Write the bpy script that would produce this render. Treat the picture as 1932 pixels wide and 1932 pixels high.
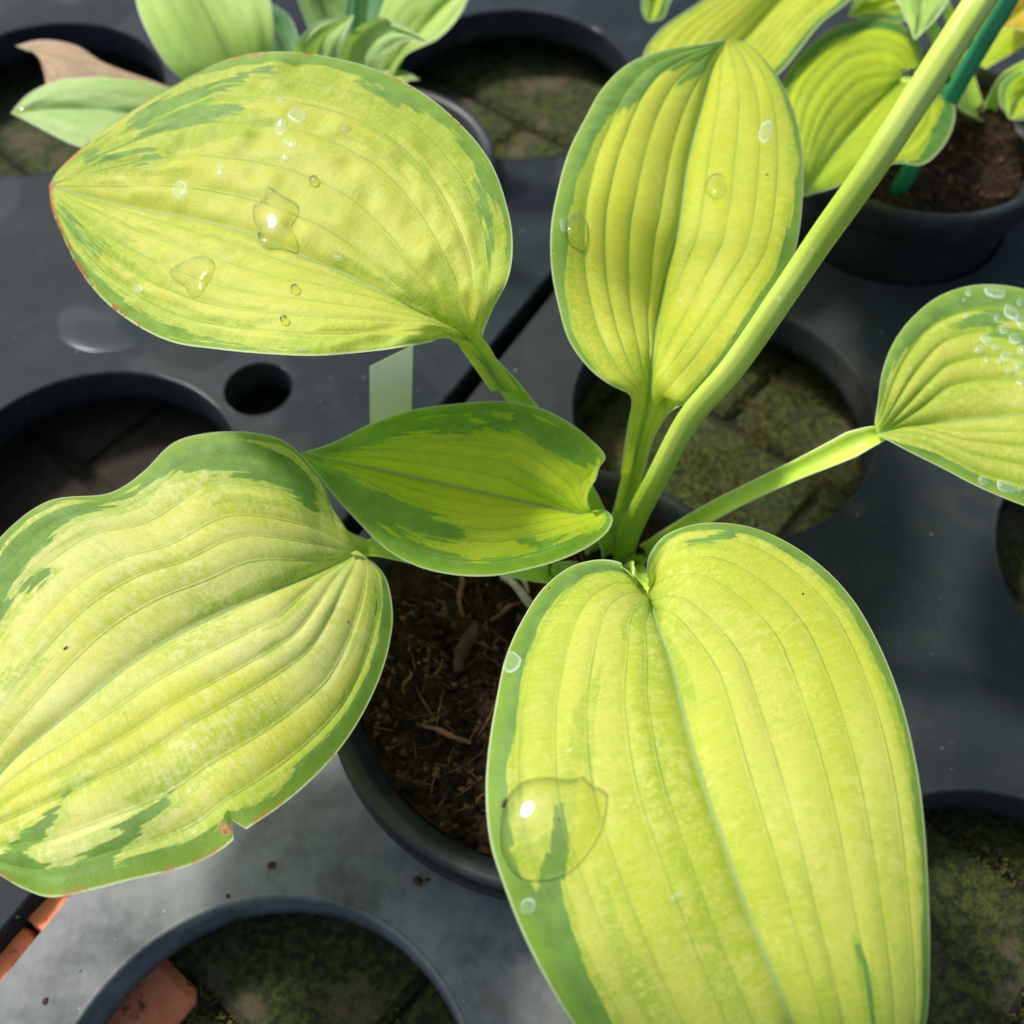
import bpy, bmesh, math, random
import numpy as np
from mathutils import Vector, Matrix, noise as mnoise
from mathutils.bvhtree import BVHTree
random.seed(7); rng = np.random.default_rng(7)
R_ = math.radians
for o in list(bpy.data.objects): bpy.data.objects.remove(o)
SC = bpy.context.scene; COL = SC.collection

# ------------------------------------------------------------------ camera, sky, sun, exposure
PITCH = R_(57.6); CH = 0.319; F = 1896.0; HALF = 966.0     # camera 32 cm above the trays
cam_d = bpy.data.cameras.new('camera'); cam = bpy.data.objects.new('camera', cam_d); COL.objects.link(cam)
cam.location = (0, 0, CH); cam.rotation_euler = (math.pi/2 - PITCH, 0, 0)
cam_d.sensor_width = 36; cam_d.lens = 36*F/(2*HALF); cam_d.clip_start = .01; cam_d.clip_end = 60
cam_d.dof.use_dof = True; cam_d.dof.focus_distance = .245; cam_d.dof.aperture_fstop = 12
SC.camera = cam
SUN_EL = R_(54); SUN_AZ = R_(-52)          # azimuth clockwise from +Y
w = bpy.data.worlds.new('World'); SC.world = w; w.use_nodes = True
nt = w.node_tree; bg = nt.nodes['Background']
sky = nt.nodes.new('ShaderNodeTexSky'); sky.sky_type = 'NISHITA'; sky.sun_disc = False
sky.sun_elevation = SUN_EL; sky.sun_rotation = SUN_AZ; sky.air_density = 1.0; sky.dust_density = 3.0; sky.ozone_density = 1.0
nt.links.new(sky.outputs[0], bg.inputs[0]); bg.inputs[1].default_value = .15
sl = bpy.data.lights.new('sun', 'SUN'); sl.energy = 3.3; sl.angle = R_(8); sl.color = (1, .95, .86)
so = bpy.data.objects.new('sun', sl); COL.objects.link(so)
sd = Vector((math.sin(SUN_AZ)*math.cos(SUN_EL), math.cos(SUN_AZ)*math.cos(SUN_EL), math.sin(SUN_EL)))
so.rotation_euler = sd.to_track_quat('Z', 'Y').to_euler(); so.location = sd*3
SC.view_settings.view_transform = 'Standard'; SC.view_settings.look = 'None'
SC.view_settings.exposure = 0.52; SC.view_settings.gamma = 1
SC.cycles.use_denoising = True
SC.cycles.max_bounces = 8; SC.cycles.transparent_max_bounces = 12; SC.cycles.caustics_reflective = False

# ------------------------------------------------------------------ helpers
sP, cP = math.sin(PITCH), math.cos(PITCH)
def W(u, v, z):
    """point of the place at height z seen in direction (u, v)"""
    y = (v-HALF)/F; x = (u-HALF)/F
    D = (CH-z)/(sP + y*cP)
    return np.array([x*D, D*(cP - y*sP), z])
def ray(u, v):
    y = (v-HALF)/F; x = (u-HALF)/F
    return Vector((x, cP-y*sP, -(sP+y*cP))).normalized()

def tag(o, label=None, cat=None, group=None, kind=None):
    if label: o['label'] = label
    if cat: o['category'] = cat
    if group: o['group'] = group
    if kind: o['kind'] = kind
    return o
def empty(name, loc):
    o = bpy.data.objects.new(name, None); COL.objects.link(o); o.location = loc; o.empty_display_size = .02
    return o
def wloc(o):
    p = Vector((0, 0, 0))
    while o: p += o.location; o = o.parent
    return p
def mesh(name, v, f, mat, parent=None, origin=None, smooth=True, attrs=None, uv=None):
    v = np.asarray(v, dtype=np.float64)
    org = np.array(origin if origin is not None else (wloc(parent) if parent else (0, 0, 0)))
    me = bpy.data.meshes.new(name)
    f = [tuple(int(i) for i in q) for q in f] if not isinstance(f, np.ndarray) else f
    if isinstance(f, np.ndarray):
        n, k = f.shape
        me.vertices.add(len(v)); me.vertices.foreach_set('co', (v-org).ravel())
        me.loops.add(n*k); me.loops.foreach_set('vertex_index', f.ravel().astype(np.int32))
        me.polygons.add(n); me.polygons.foreach_set('loop_start', (np.arange(n)*k).astype(np.int32))
        me.update(calc_edges=True)
    else:
        me.from_pydata((v-org).tolist(), [], f)
    if smooth: me.polygons.foreach_set('use_smooth', np.ones(len(me.polygons), dtype=bool))
    for k_, a in (attrs or {}).items():
        at = me.attributes.new(k_, 'FLOAT', 'POINT'); at.data.foreach_set('value', np.asarray(a, dtype=np.float32).ravel())
    if uv is not None:
        ul = me.uv_layers.new(name='UVMap'); idx = np.zeros(len(me.loops), dtype=np.int32)
        me.loops.foreach_get('vertex_index', idx); ul.data.foreach_set('uv', np.asarray(uv)[idx].astype(np.float32).ravel())
    me.materials.append(mat); me.validate(); me.update()
    o = bpy.data.objects.new(name, me); COL.objects.link(o)
    if parent: o.parent = parent; o.location = Vector(org)-wloc(parent)
    else: o.location = org
    return o
def quads(nr, nc, wrap=False, off=0):
    i = np.arange(nr-1)[:, None]; j = np.arange(nc if wrap else nc-1)[None, :]
    a = i*nc+j; b = i*nc+(j+1) % nc; c = (i+1)*nc+(j+1) % nc; d = (i+1)*nc+j
    return np.stack([a, b, c, d], -1).reshape(-1, 4)+off
def csamp(P, s, anchor=None, s0=.1, pw=1.0):
    P = np.asarray(P, float)
    if not anchor: return crom(P, s**pw)
    D_ = crom(P, 'raw'); L = np.concatenate([[0], np.cumsum(np.linalg.norm(np.diff(D_, axis=0), axis=1))]); fa = L[anchor*24]/L[-1]
    q = np.where(s < s0, fa*s/s0, fa+(1-fa)*(np.clip((s-s0)/(1-s0), 0, 1))**pw)
    return crom(P, q)
def crom(P, n):
    """smooth curve through P, sampled n times evenly by length"""
    P = np.asarray(P, float)
    if len(P) == 2: P = np.array([P[0], (P[0]+P[1])/2, P[1]])
    Q = np.vstack([2*P[0]-P[1], P, 2*P[-1]-P[-2]])
    out = []
    for i in range(1, len(Q)-2):
        p0, p1, p2, p3 = Q[i-1], Q[i], Q[i+1], Q[i+2]
        d1 = max(np.linalg.norm(p1-p0)**.5, 1e-6); d2 = max(np.linalg.norm(p2-p1)**.5, 1e-6); d3 = max(np.linalg.norm(p3-p2)**.5, 1e-6)
        m1 = (p1-p0)/d1-(p2-p0)/(d1+d2)+(p2-p1)/d2; m2 = (p2-p1)/d2-(p3-p1)/(d2+d3)+(p3-p2)/d3
        t = np.linspace(0, 1, 25)[:-1, None]; m1 = m1*d2; m2 = m2*d2
        out.append((2*t**3-3*t**2+1)*p1+(t**3-2*t**2+t)*m1+(-2*t**3+3*t**2)*p2+(t**3-t**2)*m2)
    C = np.vstack(out+[P[-1:]])
    if isinstance(n, str): return C
    L = np.concatenate([[0], np.cumsum(np.linalg.norm(np.diff(C, axis=0), axis=1))])
    s = (n if isinstance(n, np.ndarray) else np.linspace(0, 1, n))*L[-1]
    return np.stack([np.interp(s, L, C[:, k]) for k in range(C.shape[1])], 1)
def frames(C, up):
    T = np.gradient(C, axis=0); T /= np.linalg.norm(T, axis=1)[:, None]+1e-12
    S = np.cross(T, up); S /= np.linalg.norm(S, axis=1)[:, None]+1e-12
    return T, S, np.cross(S, T)
def tube(C, rad, k=10, up=(0, .3, 1)):
    C = np.asarray(C, float); rad = np.broadcast_to(rad, (len(C),))
    T, S, U = frames(C, np.array(up, float)); a = np.arange(k)*2*math.pi/k
    V = C[:, None]+rad[:, None, None]*(np.cos(a)[None, :, None]*S[:, None]+np.sin(a)[None, :, None]*U[:, None])
    return V.reshape(-1, 3), quads(len(C), k, True)
def lathe(prof, c, n=96):
    prof = np.array(prof, float); a = np.arange(n)*2*math.pi/n
    V = np.stack([prof[:, 0, None]*np.cos(a)+c[0], prof[:, 0, None]*np.sin(a)+c[1], np.repeat(prof[:, 1, None], n, 1)+c[2]], -1)
    return V.reshape(-1, 3), quads(len(prof), n, True)[:, ::-1]
def join(parts):
    vs, fs, o = [], [], 0
    for v, f in parts:
        vs.append(np.asarray(v)); fs.append(np.asarray(f)+o); o += len(v)
    return np.vstack(vs), np.vstack(fs)
def vnoise(x, y, seed=0):
    """cheap value noise on arrays"""
    x = np.asarray(x, float); y = np.asarray(y, float)
    xi = np.floor(x).astype(int); yi = np.floor(y).astype(int); fx = x-xi; fy = y-yi
    fx = fx*fx*(3-2*fx); fy = fy*fy*(3-2*fy)
    h = lambda a, b: ((np.sin(a*127.1+b*311.7+seed*74.7)*43758.5453) % 1)
    return (h(xi, yi)*(1-fx)+h(xi+1, yi)*fx)*(1-fy)+(h(xi, yi+1)*(1-fx)+h(xi+1, yi+1)*fx)*fy

# ------------------------------------------------------------------ material helpers
class NT:
    def __init__(s, name):
        s.m = bpy.data.materials.new(name); s.m.use_nodes = True; s.t = s.m.node_tree; s.t.nodes.clear()
        s.out = s.t.nodes.new('ShaderNodeOutputMaterial')
    def n(s, typ, ins=None, **kw):
        nd = s.t.nodes.new(typ)
        for k, v in kw.items(): setattr(nd, k, v)
        for k, v in (ins or {}).items():
            if isinstance(v, bpy.types.NodeSocket): s.t.links.new(v, nd.inputs[k])
            else: nd.inputs[k].default_value = v
        return nd
    def math(s, op, a, b=0.0, c=None, clamp=False):
        ins = {0: a, 1: b}
        if c is not None: ins[2] = c
        return s.n('ShaderNodeMath', ins, operation=op, use_clamp=clamp).outputs[0]
    def step(s, x, lo, hi):
        nd = s.n('ShaderNodeMapRange', {0: x, 1: lo, 2: hi, 3: 0.0, 4: 1.0}, interpolation_type='SMOOTHSTEP')
        return nd.outputs[0]
    def mix(s, f, a, b, mode='MIX'):
        nd = s.n('ShaderNodeMix', data_type='RGBA', blend_type=mode)
        for k, v in ((0, f), (6, a), (7, b)):
            if isinstance(v, bpy.types.NodeSocket): s.t.links.new(v, nd.inputs[k])
            else: nd.inputs[k].default_value = v if k == 0 else (*v[:3], 1)
        return nd.outputs[2]
    def noise(s, vec, scale, detail=3, rough=.55, out=0, dist=0.0):
        nd = s.n('ShaderNodeTexNoise', {'Scale': scale, 'Detail': detail, 'Roughness': rough, 'Distortion': dist})
        if vec is not None: s.t.links.new(vec, nd.inputs['Vector'])
        return nd.outputs[out]
    def attr(s, name): return s.n('ShaderNodeAttribute', attribute_name=name).outputs['Fac']
    def mapv(s, vec, scale, loc=(0, 0, 0)):
        return s.n('ShaderNodeMapping', {'Vector': vec, 'Scale': scale, 'Location': loc}).outputs[0]
    def surf(s, sh): s.t.links.new(sh, s.out.inputs[0]); return s.m
def simple(name, col, col2=None, rough=.5, nscale=60, bump=.0, bscale=400, bdist=.0004, spec=.5):
    t = NT(name); oc = t.n('ShaderNodeTexCoord').outputs['Object']
    c = t.mix(t.step(t.noise(oc, nscale, 5, .65), .35, .65), col, col2 or col)
    p = t.n('ShaderNodeBsdfPrincipled', {'Base Color': c, 'Roughness': rough, 'Specular IOR Level': spec})
    if bump: 
        b = t.n('ShaderNodeBump', {'Strength': bump, 'Distance': bdist, 'Height': t.noise(oc, bscale, 5, .7)})
        t.t.links.new(b.outputs[0], p.inputs['Normal'])
    return t.surf(p.outputs[0])

def leaf_mat(name, yellow=(.62, .66, .055), pale=(.74, .74, .17), lime=(.34, .52, .025), dark=(.14, .28, .045),
             palef=.35, jag=.16, lime_w=.10, translucency=.50, seed=0.0, rust=0.0, edge=(.62, .70, .40), mottled=.25, blotf=.4, valley_shade=.15, gloss=.40, veincol=(.26, .45, .09), veinf=.42, wet=0.0):
    t = NT(name)
    uv = t.n('ShaderNodeTexCoord').outputs['UV']; oc = t.n('ShaderNodeTexCoord').outputs['Object']
    gm = t.attr('margin'); vd = t.attr('vein'); ab = t.attr('across'); ss = t.attr('along')
    # feathered streaks running along the veins
    st1 = t.noise(t.mapv(uv, (7, 30, 1), (seed, seed*1.7, 0)), 1, 3, .65)
    st2 = t.noise(t.mapv(uv, (22, 110, 1), (seed*2, seed, 3)), 1, 3, .7)
    st = t.math('ADD', t.math('MULTIPLY', st1, .75), t.math('MULTIPLY', st2, .25))
    j = t.math('MULTIPLY', t.math('SUBTRACT', st, .5), jag*2.2)
    mfield = t.math('ADD', gm, j)
    mdark = t.step(mfield, -.004, .006)
    ls1 = t.noise(t.mapv(uv, (3.2, 22, 1), (seed*3+9, seed, 1)), 1, 3, .6)
    lf = t.math('ADD', t.math('MAXIMUM', t.math('ADD', gm, lime_w), t.attr('limes')), t.math('MULTIPLY', t.math('SUBTRACT', ls1, .5), jag*4.2))
    mlime = t.step(lf, -.015, .03)
    # soft greener parts near the base of the midrib, and mottling
    base = t.math('MULTIPLY', t.step(ab, .55, .0), t.step(ss, .42, .0))
    mott = t.step(t.noise(oc, 75, 4, .6), .46, .66)
    big = t.step(t.noise(t.mapv(uv, (2.2, 3.5, 1), (seed, 5, 2)), 1, 2, .5), .38, .66)
    blot = t.math('MULTIPLY', t.step(t.noise(oc, 330, 4, .75), .46, .62), t.step(t.noise(oc, 38, 3, .6), .36, .6))
    fine = t.noise(t.mapv(uv, (170, 14, 1)), 1, 4, .75)     # cross grain, square to the veins
    gran = t.noise(oc, 1500, 2, .6)
    c = t.mix(t.math('MULTIPLY', big, palef), yellow, pale)
    c = t.mix(t.math('MULTIPLY', mott, mottled), c, lime)
    c = t.mix(t.math('MULTIPLY', base, .75), c, lime)
    c = t.mix(t.math('MULTIPLY', t.step(t.attr('strip'), .45, .85), .38), c, lime)
    c = t.mix(t.math('MULTIPLY', mlime, .62), c, lime)
    c = t.mix(t.math('MULTIPLY', blot, blotf), c, tuple(min(.86, x*1.06+.02) for x in pale))
    c = t.mix(t.math('MULTIPLY', t.step(fine, .42, .66), .40), c, pale)
    c = t.mix(t.math('MULTIPLY', t.math('MULTIPLY', t.step(gran, .52, .68), t.step(t.noise(oc, 45, 3, .6), .40, .62)), .55), c, tuple(min(.85, x*1.08+.03) for x in pale))
    c = t.mix(t.math('MULTIPLY', t.step(t.noise(oc, 700, 3, .7), .52, .66), .22), c, lime)
    dk = t.mix(t.step(t.noise(oc, 160, 4, .6), .35, .7), dark, tuple(min(1, x*1.35+.01) for x in dark))
    dk = t.mix(t.math('MULTIPLY', t.step(fine, .4, .7), .15), dk, lime)
    dk = t.mix(t.math('MULTIPLY', t.step(ab, .86, 1.0), .45), dk, lime)
    c = t.mix(mdark, c, dk)
    c = t.mix(t.math('MULTIPLY', t.math('MULTIPLY', t.step(vd, .0024, .0), t.step(t.noise(oc, 90, 3, .6), .3, .6)), valley_shade), c, lime)  # greener beside the veins: shading and translucency of the furrows painted in
    vm = t.step(vd, .00046, .00004)
    vm = t.math('MULTIPLY', vm, t.math('ADD', .35, t.math('MULTIPLY', t.step(t.noise(oc, 60, 3, .6), .3, .65), .65)))
    c = t.mix(t.math('MULTIPLY', vm, veinf), c, veincol)
    md_ = t.step(t.attr('mid'), .0009, .0002)
    c = t.mix(t.math('MULTIPLY', md_, .55), c, (.42, .58, .22))
    em = t.step(t.attr('rim'), .00065, .00025)
    c = t.mix(t.math('MULTIPLY', em, .8), c, edge)
    bf = t.step(t.math('ADD', t.attr('brown'), t.math('MULTIPLY', t.math('SUBTRACT', t.noise(oc, 700, 4, .7), .5), .05)), -.004, .010)
    c = t.mix(t.math('MULTIPLY', bf, .9), c, t.mix(t.step(t.noise(oc, 900, 3, .6), .4, .6), (.55, .17, .05), (.66, .42, .24)))
    if rust:
        rm = t.math('MULTIPLY', t.step(t.attr('rim'), .0022, .0002), t.step(t.math('ADD', t.noise(oc, 150, 4, .7), t.math('MULTIPLY', ss, .27)), .71, .77))
        c = t.mix(t.math('MULTIPLY', rm, rust), c, (.50, .13, .04))
    specks = t.step(t.noise(oc, 420, 1, .5), .80, .83)
    c = t.mix(t.math('MULTIPLY', specks, .5), c, (.78, .80, .55))
    bh = t.math('ADD', t.math('MULTIPLY', fine, .7), t.math('MULTIPLY', gran, .6))
    bh = t.math('SUBTRACT', bh, t.math('MULTIPLY', vm, .8))
    bp = t.n('ShaderNodeBump', {'Strength': .75, 'Distance': .00024, 'Height': bh}).outputs[0]
    ro = t.math('ADD', gloss, t.math('MULTIPLY', t.noise(oc, 200, 3, .6), .22))
    p = t.n('ShaderNodeBsdfPrincipled', {'Base Color': c, 'Roughness': ro, 'Specular IOR Level': .32, 'Normal': bp,
            'Sheen Weight': .08, 'Sheen Roughness': .5})
    tc = t.mix(1.0, c, (1.0, 1.12, .55), 'MULTIPLY')
    tr = t.n('ShaderNodeBsdfTranslucent', {'Color': tc, 'Normal': bp})
    sh = t.n('ShaderNodeMixShader', {0: translucency, 1: p.outputs[0], 2: tr.outputs[0]})
    return t.surf(sh.outputs[0])

M = {}
def stem_mat(name, a, b, tl=.15, low=None):
    t = NT(name); oc = t.n('ShaderNodeTexCoord').outputs['Object']
    g = t.noise(t.mapv(oc, (1, 1, .35)), 60, 4, .6); fi = t.noise(oc, 900, 3, .7)
    c = t.mix(t.step(g, .3, .7), a, b)
    if low: c = t.mix(t.step(t.attr('along'), .02, .5), low, c)
    c = t.mix(t.math('MULTIPLY', t.step(t.noise(oc, 520, 1, .5), .74, .77), .5), c, (.70, .78, .45))
    c = t.mix(t.math('MULTIPLY', t.step(t.noise(t.mapv(oc, (1, 1, .5)), 150, 4, .7), .62, .72), .4), c, tuple(x*.75 for x in a))
    c = t.mix(t.math('MULTIPLY', t.step(t.attr('rim'), .93, .99), .85), c, (.60, .70, .42))
    c = t.mix(t.math('MULTIPLY', t.step(fi, .66, .74), .35), c, (.66, .72, .42))
    bp = t.n('ShaderNodeBump', {'Strength': .25, 'Distance': .0002, 'Height': fi}).outputs[0]
    p = t.n('ShaderNodeBsdfPrincipled', {'Base Color': c, 'Roughness': .45, 'Specular IOR Level': .4, 'Normal': bp, 'Subsurface Weight': tl, 'Subsurface Radius': (.004, .005, .001), 'Subsurface Scale': 1.0})
    return t.surf(p.outputs[0])
M['petiole'] = stem_mat('petiole_green', (.30, .50, .03), (.42, .57, .06))
M['stalk'] = stem_mat('stalk_green', (.36, .48, .05), (.46, .56, .11), low=(.20, .36, .012))

def tray_mat(wet=False):
    t = NT('tray_plastic'); oc = t.n('ShaderNodeTexCoord').outputs['Object']
    big = t.step(t.noise(oc, 9, 4, .6), .35, .68); sm = t.step(t.noise(oc, 55, 5, .7), .42, .75)
    c = t.mix(big, (.015, .020, .022), (.026, .031, .032))
    c = t.mix(t.math('MULTIPLY', sm, .22), c, (.055, .06, .06))
    lit_m = t.step(t.n('ShaderNodeVectorMath', {0: oc, 1: tuple(W(450, 1750, 0))}, operation='DISTANCE').outputs['Value'], .19, .06)  # round patch where the sunlit part of the near tray is painted paler
    if wet: c = t.mix(1.0, c, (.66, .74, .82), 'MULTIPLY')  # wet far tray, its tint also darkened to carry shade of neighbouring plants
    if not wet: c = t.mix(t.math('MULTIPLY', t.math('MULTIPLY', lit_m, t.step(t.noise(oc, 22, 5, .7), .15, .75)), .85), c, (.24, .25, .255))
    dust = t.step(t.noise(oc, 260, 3, .7), .66, .76); c = t.mix(t.math('MULTIPLY', dust, .16), c, (.20, .20, .19))
    spk = t.step(t.noise(oc, 480, 1, .5), .76, .79); c = t.mix(t.math('MULTIPLY', spk, .35), c, (.45, .44, .42))
    stain = t.step(t.noise(t.mapv(oc, (1, 1, 1), (4, 2, 0)), 16, 4, .6), .60, .72); c = t.mix(t.math('MULTIPLY', stain, .35), c, (.11, .085, .06))
    ro = t.math('ADD', .36, t.math('MULTIPLY', t.noise(oc, 14, 4, .6), .38))
    bh = t.math('ADD', t.noise(oc, 1600, 2, .6), t.math('MULTIPLY', t.noise(oc, 120, 3, .6), 1.2))
    bp = t.n('ShaderNodeBump', {'Strength': .25, 'Distance': .0003, 'Height': bh}).outputs[0]
    p = t.n('ShaderNodeBsdfPrincipled', {'Base Color': c, 'Roughness': ro, 'Specular IOR Level': .07, 'Normal': bp})
    if wet:
        p.inputs['Coat Roughness'].default_value = .06; p.inputs['Coat IOR'].default_value = 1.33
        t.t.links.new(t.math('MULTIPLY', t.step(t.noise(oc, 13, 3, .5), .50, .54), .35), p.inputs['Coat Weight'])
    return t.surf(p.outputs[0])
M['tray'] = tray_mat(); M['tray_wet_shade'] = tray_mat(True)
def pot_mat():
    t = NT('pot_plastic'); oc = t.n('ShaderNodeTexCoord').outputs['Object']
    c = t.mix(t.step(t.noise(oc, 40, 5, .7), .45, .75), (.012, .015, .016), (.030, .033, .030))
    c = t.mix(t.math('MULTIPLY', t.step(t.noise(oc, 330, 3, .7), .66, .76), .3), c, (.12, .10, .08))
    p = t.n('ShaderNodeBsdfPrincipled', {'Base Color': c, 'Specular IOR Level': .3, 'Roughness': t.math('ADD', .28, t.math('MULTIPLY', t.noise(oc, 50, 3, .6), .25))})
    return t.surf(p.outputs[0])
M['pot'] = pot_mat()
M['soil'] = simple('peat', (.012, .007, .004), (.040, .022, .012), .95, 160, .9, 900, .0015, spec=.15)
M['crumb'] = simple('peat_crumb', (.034, .018, .008), (.13, .065, .030), .9, 220, .6, 900, .0006, spec=.2)
M['fibre'] = simple('fibre', (.08, .036, .016), (.17, .085, .04), .8, 180, .3, 900, .0003, spec=.2)
M['bark'] = simple('bark', (.035, .018, .011), (.085, .045, .03), .85, 150, .9, 500, .0008, spec=.2)
M['pith'] = simple('dry_root', (.42, .36, .25), (.28, .22, .13), .7, 300, .3, 900, .0003)
M['grit'] = simple('perlite', (.40, .34, .24), (.24, .16, .09), .8, 200)
def brick_mat(name, a, b, moss):
    t = NT(name); oc = t.n('ShaderNodeTexCoord').outputs['Object']; 
    wc = t.n('ShaderNodeNewGeometry').outputs['Position']
    c = t.mix(t.step(t.noise(wc, 120, 5, .7), .35, .7), a, b)
    mm = t.step(t.noise(wc, 38, 5, .7), .62-moss*.35, .70-moss*.30)
    mc = t.mix(t.step(t.noise(wc, 330, 4, .7), .38, .68), (.010, .016, .006), (.055, .070, .012))
    c = t.mix(mm, c, mc if moss > .3 else (.03, .025, .02))
    bp = t.n('ShaderNodeBump', {'Strength': .8, 'Distance': .0012, 'Height': t.noise(wc, 420, 5, .75)}).outputs[0]
    return t.surf(t.n('ShaderNodeBsdfPrincipled', {'Base Color': c, 'Roughness': .85, 'Normal': bp, 'Specular IOR Level': .25}).outputs[0])
M['brick_orange'] = brick_mat('terracotta', (.86, .28, .15), (.76, .20, .10), .05)
M['brick_shade'] = brick_mat('shade_brick', (.016, .013, .010), (.030, .022, .015), .2)  # near-black brick: leaf shade under the left holes put into the colour
M['brick_moss'] = brick_mat('mossy_brick', (.060, .048, .028), (.085, .065, .038), .75)
M['ground'] = simple('damp_earth', (.010, .009, .006), (.030, .026, .014), .9, 90, .8, 500, .001, spec=.2)
def moss_mat():
    t = NT('moss'); wc = t.n('ShaderNodeNewGeometry').outputs['Position']
    c = t.mix(t.step(t.noise(wc, 260, 3, .7), .35, .65), (.030, .038, .008), (.125, .130, .018))
    c = t.mix(t.step(t.noise(wc, 60, 3, .6), .5, .68), c, (.07, .05, .02))
    return t.surf(t.n('ShaderNodeBsdfPrincipled', {'Base Color': c, 'Roughness': .8, 'Specular IOR Level': .2}).outputs[0])
M['moss'] = moss_mat()
M['label'] = simple('label_plastic', (.66, .68, .54), (.70, .72, .57), .45, 50)
M['stake'] = simple('stake_green', (.010, .14, .055), (.012, .20, .08), .35, 60)
M['insect'] = simple('insect_body', (.03, .026, .022), (.09, .075, .055), .3, 900)
def water_mat(name, tint, gl, milk=0.0):
    t = NT(name)
    fr = t.math('ADD', .02, t.math('MULTIPLY', .98, t.math('POWER', t.n('ShaderNodeLayerWeight', {'Blend': .5}).outputs['Facing'], 5.0)))
    fr = t.math('ADD', t.math('MULTIPLY', fr, gl), .0, clamp=True)
    tr = t.n('ShaderNodeBsdfTransparent', {'Color': (*tint, 1)}).outputs[0]
    if milk:
        oc = t.n('ShaderNodeTexCoord').outputs['Object']
        edge = t.step(t.attr('rad'), .70, .96)
        f = t.math('MULTIPLY', t.math('ADD', t.math('MULTIPLY', edge, .75), .25), milk)
        df = t.n('ShaderNodeBsdfDiffuse', {'Color': (.80, .90, .84, 1)}).outputs[0]
        tr = t.n('ShaderNodeMixShader', {0: f, 1: tr, 2: df}).outputs[0]
    else:
        rf = t.n('ShaderNodeBsdfRefraction', {'IOR': 1.33, 'Roughness': 0.0, 'Color': (.98, 1, .96, 1)}).outputs[0]
        lw = t.step(t.attr('rad'), .84, .97)
        tr = t.n('ShaderNodeMixShader', {0: t.math('ADD', .10, t.math('MULTIPLY', lw, .75)), 1: tr, 2: rf}).outputs[0]
    g = t.n('ShaderNodeBsdfGlossy', {'Roughness': .035, 'Color': (1, 1, 1, 1)}).outputs[0]
    return t.surf(t.n('ShaderNodeMixShader', {0: fr, 1: tr, 2: g}).outputs[0])
M['water'] = water_mat('water', (.95, .96, .66), 1.6)
M['mark'] = water_mat('dried_water', (.98, 1, .97), .8, .30)

# ------------------------------------------------------------------ ground and bricks
GZ = -.032
ground = mesh('ground', [(-3, -2, GZ-.004), (3, -2, GZ-.004), (3, 5, GZ-.004), (-3, 5, GZ-.004)], [(0, 1, 2, 3)], M['ground'])
tag(ground, kind='structure')
BA = R_(-40); bo = W(382, 1884, GZ)        # corner of the bare terracotta brick
e1 = np.array([math.cos(BA), math.sin(BA), 0]); e2 = np.array([-math.sin(BA), math.cos(BA), 0])
def brick_data(name, mat):
    bm = bmesh.new(); bmesh.ops.create_cube(bm, size=1)
    for q in bm.verts: q.co.x *= .0975; q.co.y *= .0975; q.co.z *= .024
    bmesh.ops.bevel(bm, geom=bm.edges[:]+bm.verts[:], offset=.003, segments=1, affect='EDGES')
    me = bpy.data.meshes.new(name); bm.to_mesh(me); bm.free(); me.materials.append(mat); return me
bd = [brick_data('brick', M['brick_moss']), brick_data('brick', M['brick_orange']), brick_data('brick', M['brick_shade'])]
def shade_side(p): return p[1] < .32 and (p[0]-GA[0])*GN[0]+(p[1]-GA[1])*GN[1] < -.02
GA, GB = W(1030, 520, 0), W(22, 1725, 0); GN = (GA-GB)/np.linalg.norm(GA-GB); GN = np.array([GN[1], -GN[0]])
bpos = []; OP = [W(90, 1700, GZ), W(20, 1835, GZ), W(290, 1900, GZ)]
for i in range(-9, 8):
    for j in range(-2, 14):
        # brick (0,0) has its far right corner at bo
        c = bo + e1*(-.049+.1*i+(.05 if (j % 2) else 0)) + e2*(-.049+.1*j)
        if not (-.62 < c[0] < .62 and -.12 < c[1] < .95): continue
        orange = any(max(abs((q-c)@e1), abs((q-c)@e2)) < .05 for q in OP)
        o = bpy.data.objects.new('brick', bd[1 if orange else (2 if shade_side(c) else 0)]); COL.objects.link(o); o.parent = ground
        o.location = (c[0], c[1], GZ-.012+rng.uniform(-.0012, .0012)); o.rotation_euler = (R_(rng.uniform(-1, 1)), R_(rng.uniform(-1, 1)), BA+R_(rng.uniform(-1.2, 1.2)))
        if orange: o['label'] = 'bare orange terracotta brick with dark stains'
        bpos.append((c[0], c[1], orange))
# moss: many tiny tufts on the mossy bricks
n = 260000
px = rng.uniform(-.42, .42, n); py = rng.uniform(-.06, .60, n)
d0 = np.full(n, 9.0)
for (bx, by, og) in bpos:
    if og:
        lx = (px-bx)*e1[0]+(py-by)*e1[1]; ly = (px-bx)*e2[0]+(py-by)*e2[1]
        d0 = np.minimum(d0, np.maximum(abs(lx), abs(ly)))
keep = (d0 > .049) & ~((py < .34) & ((px-GA[0])*GN[0]+(py-GA[1])*GN[1] < -.0)) & (vnoise(px*45, py*45, 3)+.4*vnoise(px*160, py*160, 5) > .60)
px, py = px[keep], py[keep]; n = len(px)
h = rng.uniform(.0006, .0026, n)*(.5+vnoise(px*70, py*70, 8)); a = rng.uniform(0, 6.28, n); wd = rng.uniform(.0003, .0007, n)
dx = np.cos(a)*wd; dy = np.sin(a)*wd; lx = rng.normal(0, .0005, n); ly = rng.normal(0, .0005, n)
z0 = np.full(n, GZ-.001)
V = np.stack([np.stack([px-dx, py-dy, z0], 1), np.stack([px+dx, py+dy, z0], 1), np.stack([px-dy+lx, py+dx+ly, z0+h*.6], 1), np.stack([px+lx*1.5, py+ly*1.5, z0+h], 1)], 1).reshape(-1, 3)
b = np.arange(n)[:, None]*4
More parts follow.
